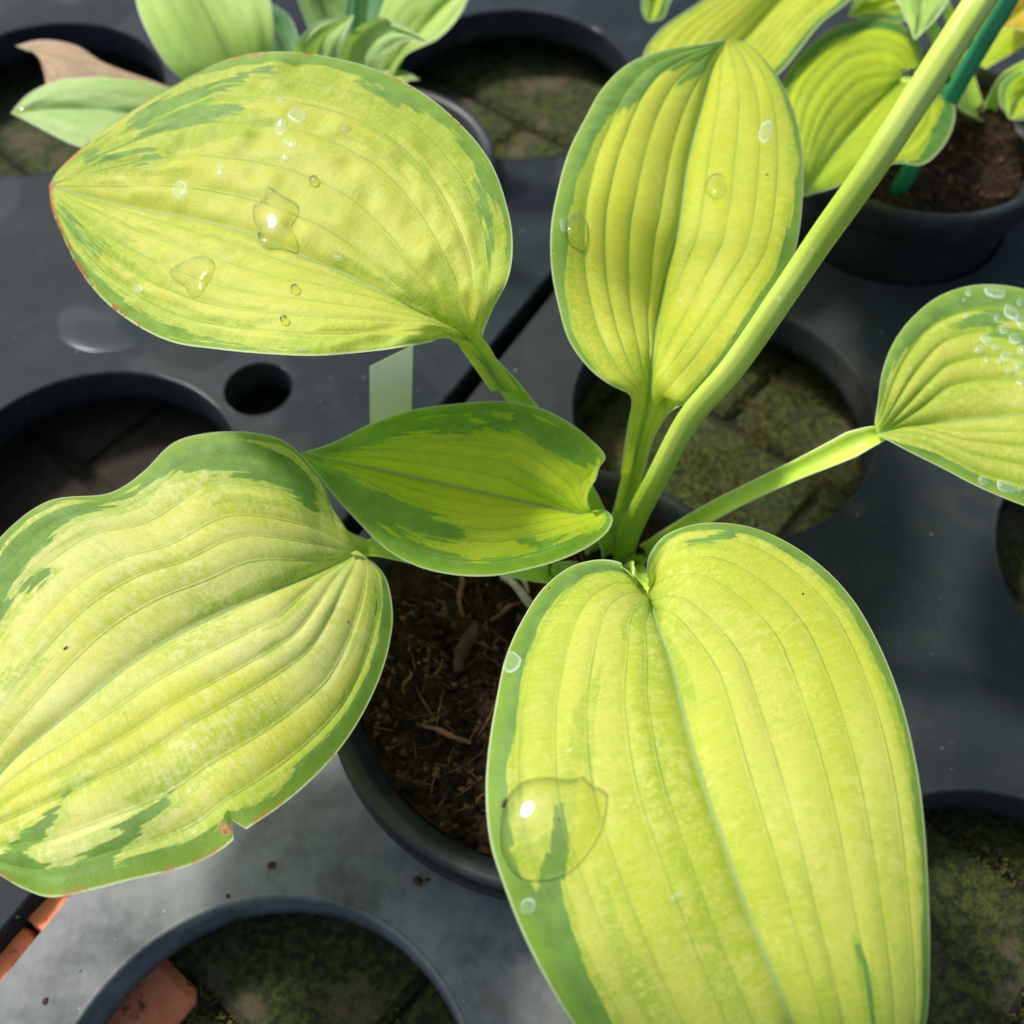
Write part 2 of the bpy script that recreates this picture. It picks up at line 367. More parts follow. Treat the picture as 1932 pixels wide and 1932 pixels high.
F_ = np.vstack([b+np.array([[0, 1, 3]]), b+np.array([[1, 2, 3]]), b+np.array([[2, 0, 3]])])
tag(mesh('moss', V, F_, M['moss'], smooth=False), kind='stuff', label='short green moss on the bricks below the tray holes', cat='moss')

# ------------------------------------------------------------------ trays
HR = .060
edgeA = [W(1039, 535, 0), W(893, 715, 0), W(650, 990, 0), W(47, 1716, 0)]
ga, gb = W(1030, 520, 0), W(22, 1725, 0); gd = (ga-gb); gd /= np.linalg.norm(gd); gn = np.array([gd[1], -gd[0], 0])   # gn points to the right hand tray
ma, mb = W(1066, 528, 0), W(127, 1699, 0); md = (ma-mb); md /= np.linalg.norm(md)
def tray(name, poly, holes, label, depth=.022):
    """slab with round holes: flat top, rolled hole edges and walls"""
    bm = bmesh.new(); edges = []
    def loop(pts):
        vs = [bm.verts.new(p) for p in pts]
        edges.extend(bm.edges.new((vs[i], vs[(i+1) % len(vs)])) for i in range(len(vs)))
    loop([(p[0], p[1], 0) for p in poly])
    N = 96
    for (c, r) in holes:
        q_ = 1 if r > .03 else .4
        loop([(c[0]+(r+.0020*q_)*math.cos(k*2*math.pi/N), c[1]+(r+.0020*q_)*math.sin(k*2*math.pi/N), 0) for k in range(N)])
    bmesh.ops.triangle_fill(bm, edges=edges, use_beauty=True, normal=(0, 0, 1))
    bm.verts.ensure_lookup_table(); v = np.array([q.co[:] for q in bm.verts]); f = [[q.index for q in fc.verts] for fc in bm.faces]; bm.free()
    f = [tuple(q) for q in f if len(q) == 3]
    vs = [v]; fs = list(f); off = len(v)
    for (c, r) in holes:
        q_ = 1 if r > .03 else .4
        prof = [(r+.0020*q_, 0), (r+.0016*q_, .0003*q_), (r+.0010*q_, .0003*q_), (r+.0004*q_, -.0001), (r, -.0016), (r-.0004, -.012), (r-.0010, -depth*.75), (r+.001, -depth*.77)]
        lv, lf = lathe(prof, (c[0], c[1], 0), N); vs.append(lv); fs += [tuple(q+off) for q in lf]; off += len(lv)
    P = [np.array([p[0], p[1]]) for p in poly]; k = len(P)
    rings = []
    cen = sum(P)/k
    for (ins, z) in ((0, 0), (-.0012, -.0004), (-.002, -.002), (-.002, -depth)):
        ring = []
        for i in range(k):
            d = P[i]-cen; d = d/np.linalg.norm(d); ring.append([*(P[i]-d*ins), z])
        rings.append(ring)
    rv = np.array(rings).reshape(-1, 3); vs.append(rv); fs += [tuple(q+off) for q in quads(len(rings), k, True)]
    o = mesh(name, np.vstack(vs), fs, M['tray'], smooth=False)
    for p in o.data.polygons: p.use_smooth = len(p.vertices) == 4 and p.index < len(fs)-3*k
    tag(o, label, 'tray', 'black plastic nursery trays')
    return o
ptB = lambda c, z=0: W(c[0], c[1], z)
pot_c = W(1047, 1231, .036)
H_right = [(W(1365, 777, 0), HR), (np.array([pot_c[0]-.000, pot_c[1], 0]), HR+.001), (W(485, 2135, 0), HR), (W(1915, 1885, 0), HR), (W(2205, 1080, 0), HR)]
pB = W(1735, 240, .042); H_right.append((np.array([pB[0], pB[1], 0]), .052))
H_left = [(W(968, 150, 0), .062), (W(166, 925, 0), .0580), (W(487, 733, 0), .0136), (W(78, 178, 0), .062)]
pA = W(700, 302, .012); H_left.append((np.array([pA[0], pA[1], 0]), .0545))
for nm, H in (('R', H_right), ('L', H_left)):
    for i in range(len(H)):
        for j in range(i):
            dd = np.linalg.norm(H[i][0][:2]-H[j][0][:2]); 
            if dd < H[i][1]+H[j][1]+.008: print('HOLE OVERLAP', nm, i, j, round(dd, 4), H[i][1]+H[j][1])
RB = [ma+md*.62, ma, mb, mb-md*.50]
far_r = ma+md*.62
tray_r = tray('nursery_tray', [mb-md*.55, np.array([.75, -.42, 0]), np.array([.75, .62, 0]), ma+md*.62], H_right, 'black plastic tray with round holes that holds the yellow-green hosta pot')
tray_l = tray('nursery_tray', [gb-gd*.30, ga+gd*.60, np.array([.0, 1.25, 0]), np.array([-.85, 1.0, 0]), np.array([-.85, .05, 0])], H_left, 'wet black plastic tray with a small round hole, far side of the gap')
tray_l.data.materials[0] = M['tray_wet_shade']
for i in range(5): pass

# ------------------------------------------------------------------ pots
def pot(c, R, zr, soil_drop, label, depth=.09, soilres=150, seed=1, lumps=.0022):
    root = empty('plant_pot', (c[0], c[1], zr-depth)); tag(root, label, 'pot')
    prof_in = [(R-.0115, -soil_drop-.004), (R-.0105, -.0125), (R-.0060, -.0030), (R-.0046, -.0008), (R-.0030, 0), (R-.0010, .0001), (R, -.0012)]
    prof_rim = prof_in+[(R+.0002, -.0125), (R-.0006, -.0135), (R-.0030, -.0138)]
    v, f = lathe(prof_rim, (c[0], c[1], zr), 128); mesh('rim', v, f, M['pot'], root)
    v, f = lathe([(R-.0032, -.0134), (R-.0050, -.020), (R-.0105, -depth+.004), (R-.013, -depth), (.001, -depth+.0002)], (c[0], c[1], zr), 96); mesh('pot_body', v, f, M['pot'], root)
    nr = soilres//2; n_a = soilres*2; rr = np.linspace(.0, 1, nr)[:, None]; aa = np.arange(n_a)[None, :]*2*math.pi/n_a
    far = np.clip(np.sin(aa), 0, 1)*np.clip((rr-.72)/.28, 0, 1)**1.5
    x = rr*(R-.0100)*np.cos(aa)*(1+.055*far); y = rr*(R-.0100)*np.sin(aa)*(1+.055*far)
    z = -soil_drop + .0065*far + lumps*(vnoise(x*110+50, y*110+50, seed)-.5)*2 + lumps*.9*(vnoise(x*330+50, y*330+50, seed+1)-.5)+lumps*.6*(vnoise(x*900+50, y*900+50, seed+2)-.5)
    V = np.stack([x+c[0], y+c[1], z+zr], -1).reshape(-1, 3)
    soil = mesh('soil', V, quads(nr, n_a, True), M['soil'], root); soil['kind'] = 'stuff'
    return root, lambda X, Y: zr-soil_drop+lumps*(float(vnoise((X-c[0])*110+50, (Y-c[1])*110+50, seed))-.5)*2
pot_main, soil_z = pot(pot_c, .0712, .036, .0105, 'black round pot of dark peat around the roots of the large hosta')
pot_b, _ = pot(pB, .058, .042, .008, 'black round pot at the upper right holding the green stake', depth=.085, soilres=80, seed=5)
pot_a, _ = pot(pA, .058, .012, .010, 'black round pot of the grey-green plant beyond the tray gap', depth=.06, soilres=80, seed=9)

# loose matter on the soil: crumbs, fibres (stuff, part of the pot)
def crumbs(root, c, Rr, zf, n, mat, smin, smax, name='soil_crumbs'):
    ico = np.array([(0, 0, 1), (.9, 0, .2), (-.45, .8, .25), (-.5, -.75, .2), (.3, .5, -.7), (.1, -.6, -.8)], float)
    fi = np.array([(0, 1, 2), (0, 2, 3), (0, 3, 1), (1, 4, 2), (1, 3, 5), (1, 5, 4), (2, 4, 3), (3, 4, 5)])
    r = Rr*np.sqrt(rng.random(n)); a = rng.uniform(0, 6.283, n)
    X = c[0]+r*np.cos(a); Y = c[1]+r*np.sin(a); Z = np.array([zf(x, y) for x, y in zip(X, Y)])
    s = smin+(smax-smin)*rng.random(n)**3
    V = []
    for k in range(n):
        q = ico*(1+rng.uniform(-.35, .35, ico.shape)); th = rng.uniform(0, 6.28); ct, st_ = math.cos(th), math.sin(th)
        q = np.stack([q[:, 0]*ct-q[:, 1]*st_, q[:, 0]*st_+q[:, 1]*ct, q[:, 2]*.7], 1)*s[k]
        V.append(q+[X[k], Y[k], Z[k]+s[k]*.2])
    V = np.vstack(V); F2 = (np.arange(n)[:, None, None]*6+fi[None]).reshape(-1, 3)
    o = mesh(name, V, F2, mat, root, smooth=False); o['kind'] = 'stuff'
def fibres(root, c, Rr, zf, n, mat, name='soil_fibres', lmax=.016, rmax=.00042):
    parts = []
    for k in range(n):
        r = Rr*math.sqrt(rng.random()); a = rng.uniform(0, 6.283); x, y = c[0]+r*math.cos(a), c[1]+r*math.sin(a)
        L = rng.uniform(.003, lmax); d = rng.uniform(0, 6.283); bend = rng.normal(0, .25); tt = np.linspace(-.5, .5, 6)
        X = x+L*tt*math.cos(d)-L*bend*(tt**2)*math.sin(d); Y = y+L*tt*math.sin(d)+L*bend*(tt**2)*math.cos(d)
        rr = np.hypot(X-c[0], Y-c[1]); sc = np.minimum(1, Rr/rr); X = c[0]+(X-c[0])*sc; Y = c[1]+(Y-c[1])*sc
        Z = zf(x, y)+.0010+abs(rng.normal(0, .0016))*(.5+tt*rng.uniform(-1.4, 1.4))+.0003
        parts.append(tube(np.stack([X, Y, Z], 1), rng.uniform(.00010, rmax)*np.array([.5, 1, 1.1, 1, .8, .3]), 5))
    v, f = join(parts); o = mesh(name, v, f, mat, root); o['kind'] = 'stuff'
crumbs(pot_main, pot_c, .0595, soil_z, 4600, M['soil'], .0004, .0032)
crumbs(pot_main, pot_c, .0595, soil_z, 2300, M['crumb'], .0003, .0022)
crumbs(pot_main, pot_c, .0585, soil_z, 45, M['grit'], .0003, .0012, 'grit')
fibres(pot_main, pot_c, .0585, soil_z, 110, M['fibre'], rmax=.00022)
fibres(pot_main, pot_c, .0585, soil_z, 150, M['crumb'], lmax=.009, rmax=.0004)
for (pt, pc, rr, zz) in ((pot_b, pB, .0475, .034), (pot_a, pA, .0475, .002)):
    crumbs(pt, pc, rr, lambda x, y: zz, 1100, M['crumb'], .0004, .0020)
    fibres(pt, pc, rr-.002, lambda x, y: zz, 60, M['crumb'], rmax=.00028)
# bark strips lying on the soil
for (u1, v1, u2, v2, r, lab) in ((895, 1175, 862, 1268, .0023, 'dark brown bark strip lying in the middle of the peat'), (775, 1268, 760, 1310, .0006, 'thin pale twig bit at the left of the peat, leaning'),
                            (868, 1075, 872, 1165, .0009, 'reddish brown upright fibre just below the small shaded leaf'), (925, 1170, 985, 1135, .0008, 'short brown twig pointing to the right hand leaf'), (800, 1370, 885, 1402, .0009, 'long thin brown twig low on the peat')):
    p1, p2 = W(u1, v1, .0275), W(u2, v2, .0275); tt = np.linspace(0, 1, 12)[:, None]
    C_ = p1*(1-tt)+p2*tt; C_[:, 0] += .0007*np.sin(tt[:, 0]*7); C_[:, 2] += .0012*np.sin(tt[:, 0]*3.1)
    rad = r*(.55+.45*np.sin(np.clip(tt[:, 0], .05, .95)*math.pi))*(1+.15*np.sin(tt[:, 0]*23))
    v, f = tube(C_, rad, 8)
    tag(mesh('bark_strip' if r > .002 else 'twig', v, f, M['bark' if r > .002 else 'fibre'], origin=p1), lab, 'bark' if r > .002 else 'twig')
# pale dry root
C_ = crom([W(948, 1088, .028), W(968, 1100, .032), W(985, 1120, .033), W(1000, 1140, .029)], 16)
v1, f1 = tube(C_, np.linspace(.0010, .0016, 16), 8); C2 = crom([W(975, 1085, .028), W(990, 1098, .032), W(996, 1118, .031)], 12); v2, f2 = tube(C2, np.linspace(.0012, .0007, 12), 8)
v, f = join([(v1, f1), (v2, f2)]); tag(mesh('dry_root', v, f, M['pith'], origin=C_[0]), 'pale shrivelled dry leaf base on the peat under the small leaf', 'root')

# ------------------------------------------------------------------ leaves
BV = {}
def leaf(parent, mat, Mp, Lp, Rp, zf, zmid=-.004, nv=8, cells=12, ns=220, bulge=.003, corr=.0007, mL=((0, .1), (1, .1)), mR=((0, .1), (1, .1)),
         mpow=1.25, pucker=0.0, finger=.14, green=(), yell=(), limes=(), brown=(), anchors=None, hug=1.0, seed=1, notch=(), key=None, label=None, edge_down=.0, wave=(), name='leaf'):
    def P3(p, dz=0):
        return W(p[0], p[1], (p[2] if len(p) > 2 else zf(p[0], p[1]))+dz)
    s = np.linspace(0, 1, ns)
    Mm = [P3(p, 0 if len(p) > 2 else zmid*math.sin(math.pi*min(1, .12+.88*i/(len(Mp)-1)))) for i, p in enumerate(Mp)]
    an = anchors or (None, None, None)
    C = csamp(Mm, s, an[0], pw=mpow); Lc = csamp([P3(p) for p in Lp], s, an[1]); Rc = csamp([P3(p) for p in Rp], s, an[2])
    nh = nv*cells; a = np.arange(nh+1)/nh; vr = np.random.default_rng(seed)
    aw = np.interp(a, np.arange(nv+1)/nv, (np.arange(nv+1)+np.concatenate([[0], vr.uniform(-.17, .17, nv-1), [0]]))/nv); tw = np.concatenate([-aw[::-1], aw[1:]]); t = np.concatenate([-a[::-1], a[1:]])
    pwr = 1+hug*np.clip(1-(s-(.08 if anchors else 0))/.38, 0, 1)**1.3*np.clip(s/(.10 if anchors else .02), 0, 1)
    aa = np.abs(tw)[None, :]**pwr[:, None]; A = aa[:, :, None]; E = np.where((t < 0)[None, :, None], Lc[:, None], Rc[:, None])
    X = C[:, None]+(E-C[:, None])*A
    # local width for vein distance
    wid = np.linalg.norm(E[:, :, :]-C[:, None], axis=2)
    ds = np.gradient(X, axis=0); dt = np.gradient(X, axis=1); N = np.cross(ds, dt); ln = np.linalg.norm(N, axis=2, keepdims=True)
    N = N/(ln+1e-12); N = np.where(N[:, :, 2:3] < 0, -N, N)
    up = np.array([0, -.25, 1.0]); N = N*.7+up*.3; N /= np.linalg.norm(N, axis=2, keepdims=True)
    ai = np.abs(t)[None, :]; S = s[:, None]
    env = np.clip(np.minimum(S/.16, (1-S)/.10), 0, 1)**.8
    # valleys at the veins, arches between them
    ph = ai*nv; fr = ph-np.floor(ph+1e-7)
    arch = (1-np.exp(-(np.minimum(fr, 1-fr)/.16)**1.3))*.62+.38*np.abs(np.sin(math.pi*ph))-.5
    cen = np.clip((1.02-aa)/.12, 0, 1)
    cc = np.where(t < 0, corr[0], corr[1])[None] if isinstance(corr, tuple) else corr
    amp = cc*np.clip(wid/.03, .15, 1.25)*(.75+.5*vnoise(S*5+seed, ph*.9, seed))
    D = amp*arch*env*cen
    D += bulge*np.sin(math.pi*np.clip(aa, 0, 1)**.85)*np.clip(np.minimum(S/.2, (1-S)/.2), 0, 1)
    # midrib groove
    D -= .0007*np.exp(-(aa*wid/.0018)**2)*env
    if pucker:
        cell = np.floor(ph+.0)
        b_ = vnoise(S*36+seed*3+cell*3.3, ph*1.3+cell*7.7, seed+3)-.5
        msk = np.clip(vnoise(S*3+seed, (t[None]*2.0+5), seed+8)*1.9-.45, 0, 1)
        D += pucker*b_*msk*np.abs(np.sin(math.pi*ph))*env*cen
    D += .0008*(vnoise(S*7+seed, t[None]*5+9, seed+5)-.5)*env
    D -= edge_down*np.clip((aa-.86)/.14, 0, 1)**2*env
    for (side, sc, sw, amp_) in wave:
        D += np.where((t[None] < 0) == (side < 0), 1, 0)*amp_*np.exp(-((S-sc)/sw)**2)*aa**2.2
    X = X+N*D[..., None]
    for (side, sc, sw, dep) in notch:          # small tears in the edge
        k = np.clip(1-abs(S-sc)/sw, 0, 1)*np.clip((aa-(1-dep*1.6))/(dep*1.6), 0, 1)*((t[None] < 0) == (side < 0))
        tgt = C[:, None]+(E-C[:, None])*np.clip(A-dep*k[..., None], 0, 1)
        X = X*(1-(k[..., None] > 0))+(tgt+N*D[..., None])*(k[..., None] > 0)
    mw = np.zeros((ns, len(t))); sub = np.floor(ph[0]*2+.01); strip = np.zeros((ns, len(t)))
    for k in range(len(t)):
        sg = 1 if t[k] < 0 else 2; hsh = (math.sin(sub[k]*91.7+seed*13.1+sg*41.3)*43758.5) % 1
        mw[:, k] = np.interp(s+(hsh-.5)*finger, *zip(*(mL if t[k] < 0 else mR)))+(hsh-.5)*.05*np.clip(s*5, 0, 1)
        strip[:, k] = vnoise(s*3.1+sg*11, np.full(ns, math.floor(ph[0, k]+.001)*7.3+seed*3.1+sg*20.5), seed+17)
    gm = aa-(1-mw)+.0*S
    lm = np.full(gm.shape, -1.0); bw = lm
    if green or yell or limes or brown:          # pigment streaks, laid out on the flat leaf
        rel = X-np.array([0, 0, CH]); dp = rel[..., 1]*cP-rel[..., 2]*sP
        iu = HALF+F*rel[..., 0]/dp; iv = HALF+F*(-rel[..., 1]*sP-rel[..., 2]*cP)/dp
        def field(strokes):
            g = np.full(gm.shape, -1.0)
            for st in strokes:
                for (x0, y0, w0), (x1, y1, w1) in zip(st[:-1], st[1:]):
                    dx, dy = x1-x0, y1-y0; k = np.clip(((iu-x0)*dx+(iv-y0)*dy)/(dx*dx+dy*dy), 0, 1)
                    g = np.maximum(g, (w0+(w1-w0)*k-np.hypot(iu-x0-dx*k, iv-y0-dy*k))/300)
            return g
        if yell: gm = np.minimum(gm, -field(yell))
        if green: gm = np.maximum(gm, field(green))
        if limes: lm = field(limes)
        if brown: bw = field(brown)
    vdist = np.minimum(fr, 1-fr)*wid/nv*np.clip(pwr[:, None]*np.maximum(ai, .05)**(pwr[:, None]-1), .2, 2)
    inner = (aa < .5/nv)
    vdist = np.where(ai*nv < .5, vdist*.6, vdist)      # broader midrib
    endd = np.clip((1-aa), 0, 1)*np.maximum(wid, .0015)
    att = {'brown': bw, 'limes': lm, 'strip': strip, 'mid': aa*wid, 'margin': gm, 'vein': vdist, 'across': np.broadcast_to(aa, gm.shape), 'along': np.broadcast_to(S, gm.shape), 'rim': endd}
    uv = np.stack([np.broadcast_to(S, gm.shape), np.broadcast_to(t[None]*.5+.5, gm.shape)], -1).reshape(-1, 2)
    F2 = quads(ns, len(t)); Vv = X.reshape(-1, 3)
    o = mesh(name, Vv, F2, mat, parent, attrs={k: np.array(v_) for k, v_ in att.items()}, uv=uv)
    if key: BV[key] = BVHTree.FromPolygons([Vector(q) for q in Vv], [tuple(q) for q in F2.tolist()])
    if label: o['label'] = label
    return o
def petiole(parent, pts, wd, mat=None, up=(0, -.45, .9), n=60, flat=.75, name='petiole'):
    C = crom([np.array(p) for p in pts], n); s = np.linspace(0, 1, n)
    w_ = np.interp(s, np.linspace(0, 1, len(wd)), wd); T, S, U = frames(C, np.array(up, float))
    pr = [(-1, .30), (-.93, .34), (-.62, .02), (-.3, -.16), (0, -.22), (.3, -.16), (.62, .02), (.93, .34), (1, .30), (.86, -.28), (.5, -.66), (0, -.80), (-.5, -.66), (-.86, -.28)]
    rim = [1, 1, .3, 0, 0, 0, .3, 1, 1, .3, 0, 0, 0, .3]
    V = np.stack([C+S*(w_*p[0])[:, None]+U*(w_*p[1]*flat)[:, None] for p in pr], 1)
    return mesh(name, V.reshape(-1, 3), quads(n, len(pr), True)[:, ::-1], mat or M['petiole'], parent, attrs={'rim': np.tile(rim, n)})

base_c = W(1168, 1062, .020)
plant = empty('hosta_plant', base_c); tag(plant, 'yellow-green variegated hosta with broad ribbed leaves and a thick stalk in the near pot', 'plant', 'variegated hostas')

lm1 = leaf_mat('leaf_upper_left', palef=.6, seed=1.3, rust=.9, jag=.20, lime_w=.14, dark=(.18, .33, .055), mottled=.30)
lm6 = leaf_mat('leaf_upper_middle', valley_shade=.3, yellow=(.62, .67, .035), pale=(.72, .74, .10), palef=.35, seed=4.1, jag=.10, lime_w=.05, mottled=.18)
lm4 = leaf_mat('leaf_small_shaded', yellow=(.68, .80, .010), pale=(.72, .82, .04), lime=(.42, .66, .010), dark=(.17, .38, .025), palef=.3, seed=7.7, jag=.13, lime_w=.10, mottled=.2, translucency=.55)
lm5 = leaf_mat('leaf_lower_right', blotf=.5, yellow=(.60, .68, .050), pale=(.76, .76, .18), palef=.5, seed=2.9, jag=.10, lime_w=.05, mottled=.22, dark=(.14, .28, .055))
lm3 = leaf_mat('leaf_lower_left', blotf=.6, yellow=(.68, .70, .07), pale=(.84, .83, .34), palef=.75, seed=5.5, jag=.13, lime_w=.08, mottled=.40, rust=.5)
lm8 = leaf_mat('leaf_right', valley_shade=.55, yellow=(.50, .57, .055), palef=.3, seed=8.8, jag=.13, lime_w=.07)

# leaf, upper left
z1 = lambda u, v: .134 - .018*max(0, (520-u))/430 - .003*((v-380)/290) + .004*math.sin((u-100)/860*math.pi)
L1 = leaf(plant, lm1, [(955, 738, .0860), (920, 690, .0995), (888, 645, .1170), (828, 612, .1235), (748, 563), (639, 509), (567, 480), (470, 440), (380, 416), (218, 382), (92, 350)],
     [(979, 738, .0875), (948, 692, .1010), (925, 655, .1140), (911, 632, .1210), (926, 588, .1270), (955, 530), (966, 450), (955, 380), (925, 300), (870, 230), (790, 165), (700, 122), (600, 99), (530, 94), (450, 103), (380, 130), (300, 175), (220, 225), (150, 280), (110, 320), (92, 350)],
     [(927, 738, .0875), (895, 693, .1010), (870, 658, .1150), (848, 634, .1220), (780, 645), (700, 658), (600, 667), (500, 664), (400, 655), (330, 645), (270, 620), (200, 570), (150, 510), (115, 440), (96, 390), (92, 350)],
     z1, zmid=-.006, nv=6, anchors=(2, 3, 3), bulge=.0030, corr=.00035, mL=((0, .0), (.2, .03), (.4, .06), (.6, .09), (.8, .08), (1, .04)),
     brown=(((88, 352, 12), (98, 348, 8)), ((112, 318, 3), (140, 288, 5)), ((138, 294, 4), (150, 282, 3)), ((222, 223, 4), (236, 214, 4)), ((310, 166, 2), (322, 160, 3)), ((430, 114, 2), (446, 108, 2)), ((470, 106, 3), (488, 104, 4))), green=(((465, 122, 8), (522, 126, 8)), ((610, 122, 6), (680, 150, 11), (748, 190, 8)), ((690, 118, 5), (752, 160, 6), (800, 215, 3)), ((450, 150, 13), (345, 188, 17), (262, 225, 14)), ((445, 205, 11), (360, 214, 15), (270, 242, 12)), ((288, 286, 7), (170, 296, 13)),
       ((905, 330, 4), (930, 430, 6), (936, 520, 4)), ((140, 438, 9), (185, 476, 9)), ((150, 490, 12), (228, 562, 11)), ((205, 560, 10), (290, 615, 16), (370, 645, 12), (462, 658, 4)), ((120, 400, 8), (140, 430, 8))),
     yell=(((893, 380, 5), (915, 470, 8), (912, 570, 6)),),
     limes=(((520, 150, 20), (640, 165, 24), (760, 225, 30), (830, 320, 26), (862, 400, 14)), ((700, 230, 12), (770, 290, 12)), ((860, 470, 8), (850, 550, 10)), ((860, 600, 20), (760, 545, 14), (660, 500, 6)), ((180, 350, 12), (110, 370, 14))),
     mR=((0, .0), (.3, .02), (.5, .03), (.7, .05), (.9, .06), (1, .04)), pucker=.0021, seed=3, key='l1', mpow=1.15, edge_down=.0008)
petiole(L1, [W(1148, 1045, .022), W(1120, 960, .042), W(1062, 862, .060), W(1003, 785, .0745), W(952, 722, .0870), W(905, 668, .1050), W(850, 622, .1180)], [.0032, .0032, .0031, .0032, .0032, .0024, .0006])

# leaf, upper middle
z6 = lambda u, v: .128 - .020*(v-400)/350*(1 if v > 400 else -.5) - .012*(u-1280)/240*(1 if u > 1280 else -.35)
L6 = leaf(plant, lm6, [(1180, 962, .044), (1194, 880, .0690), (1210, 810, .0870), (1222, 750, .0980), (1232, 670, .1060), (1242, 590), (1258, 510), (1279, 437), (1300, 300), (1325, 200), (1350, 110), (1372, 74)],
     [(1160, 962, .047), (1174, 880, .0725), (1187, 795, .0915), (1193, 757, .1000), (1186, 741, .1040), (1150, 722), (1110, 690), (1075, 640), (1055, 570), (1043, 500), (1042, 430), (1055, 350), (1075, 280), (1105, 220), (1140, 160), (1190, 115), (1250, 92), (1330, 80), (1372, 74)],
     [(1200, 962, .047), (1218, 880, .0720), (1236, 822, .0870), (1250, 797, .0930), (1262, 780, .0960), (1290, 760), (1340, 715), (1400, 640), (1455, 560), (1492, 500), (1508, 440), (1517, 340), (1513, 260), (1490, 180), (1450, 115), (1410, 80), (1372, 74)],
     z6, zmid=-.019, nv=5, anchors=(3, 4, 4), bulge=.0030, corr=(.00062, .00020), mL=((0, .0), (.2, .05), (.4, .12), (.55, .15), (.68, .18), (.78, .36), (.86, .6), (.93, .8), (1, .8)),
     mR=((0, .0), (.2, .10), (.4, .12), (.6, .07), (.8, .09), (.93, .03), (1, -.1)), seed=11, key='l6', mpow=1.05, edge_down=.001)
petiole(L6, [W(1150, 1050, .020), W(1166, 1000, .034), W(1184, 925, .053), W(1202, 840, .0760), W(1218, 760, .0930), W(1232, 680, .1000)], [.0038, .0034, .0030, .0028, .0020, .0006])

# small shaded leaf in the centre
z4 = lambda u, v: .086 + .006*(900-v)/150 - .004*abs(u-900)/300
L4 = leaf(plant, lm4, [(1116, 966), (1094, 970), (1039, 957), (966, 941), (857, 917), (748, 892), (639, 870), (565, 855)],
     [(1112, 958), (1108, 942), (1110, 925), (1124, 905), (1130, 885), (1142, 862), (1110, 825), (1070, 795), (1020, 770), (950, 757), (860, 761), (780, 773), (700, 799), (630, 834), (590, 848), (565, 855)],
     [(1120, 966), (1140, 962), (1155, 975), (1150, 997), (1120, 1025), (1060, 1055), (990, 1075), (930, 1086), (860, 1085), (790, 1070), (730, 1038), (680, 990), (630, 935), (595, 890), (565, 855)],
     z4, zmid=-.006, nv=6, bulge=.0030, corr=.00025, mL=((0, .05), (.15, .06), (.3, .12), (.6, .16), (1, .5)),
     green=(((600, 858, 8), (680, 828, 16), (770, 800, 20), (870, 800, 15), (905, 806, 8)), ((900, 780, 10), (958, 806, 11)), ((985, 790, 18), (1055, 835, 26), (1112, 862, 20)), ((600, 880, 12), (650, 920, 22), (720, 960, 30), (800, 990, 26), (868, 1008, 10)), ((700, 1000, 14), (800, 1052, 18), (900, 1076, 18), (1020, 1060, 18), (1125, 1008, 12)), ((985, 1020, 6), (1030, 1032, 16), (1080, 1030, 12)), ((570, 857, 10), (600, 866, 12))),
     yell=(((810, 1034, 6), (950, 1018, 10), (1060, 978, 12)), ((900, 792, 4), (980, 840, 12), (1040, 890, 16))), limes=(((800, 840, 8), (950, 850, 10)), ((980, 900, 20), (1080, 950, 22))),
     mR=((0, .2), (.15, .14), (.3, .12), (.6, .15), (1, .5)), seed=21, key='l4', ns=180, mpow=1.1, label='smaller darker green pointed leaf in the shade')
petiole(L4, [W(1152, 1062, .020), W(1146, 1030, .038), W(1128, 995, .060), W(1112, 974, .0730), W(1085, 966, .0720)], [.0030, .0028, .0025, .0022, .0010])

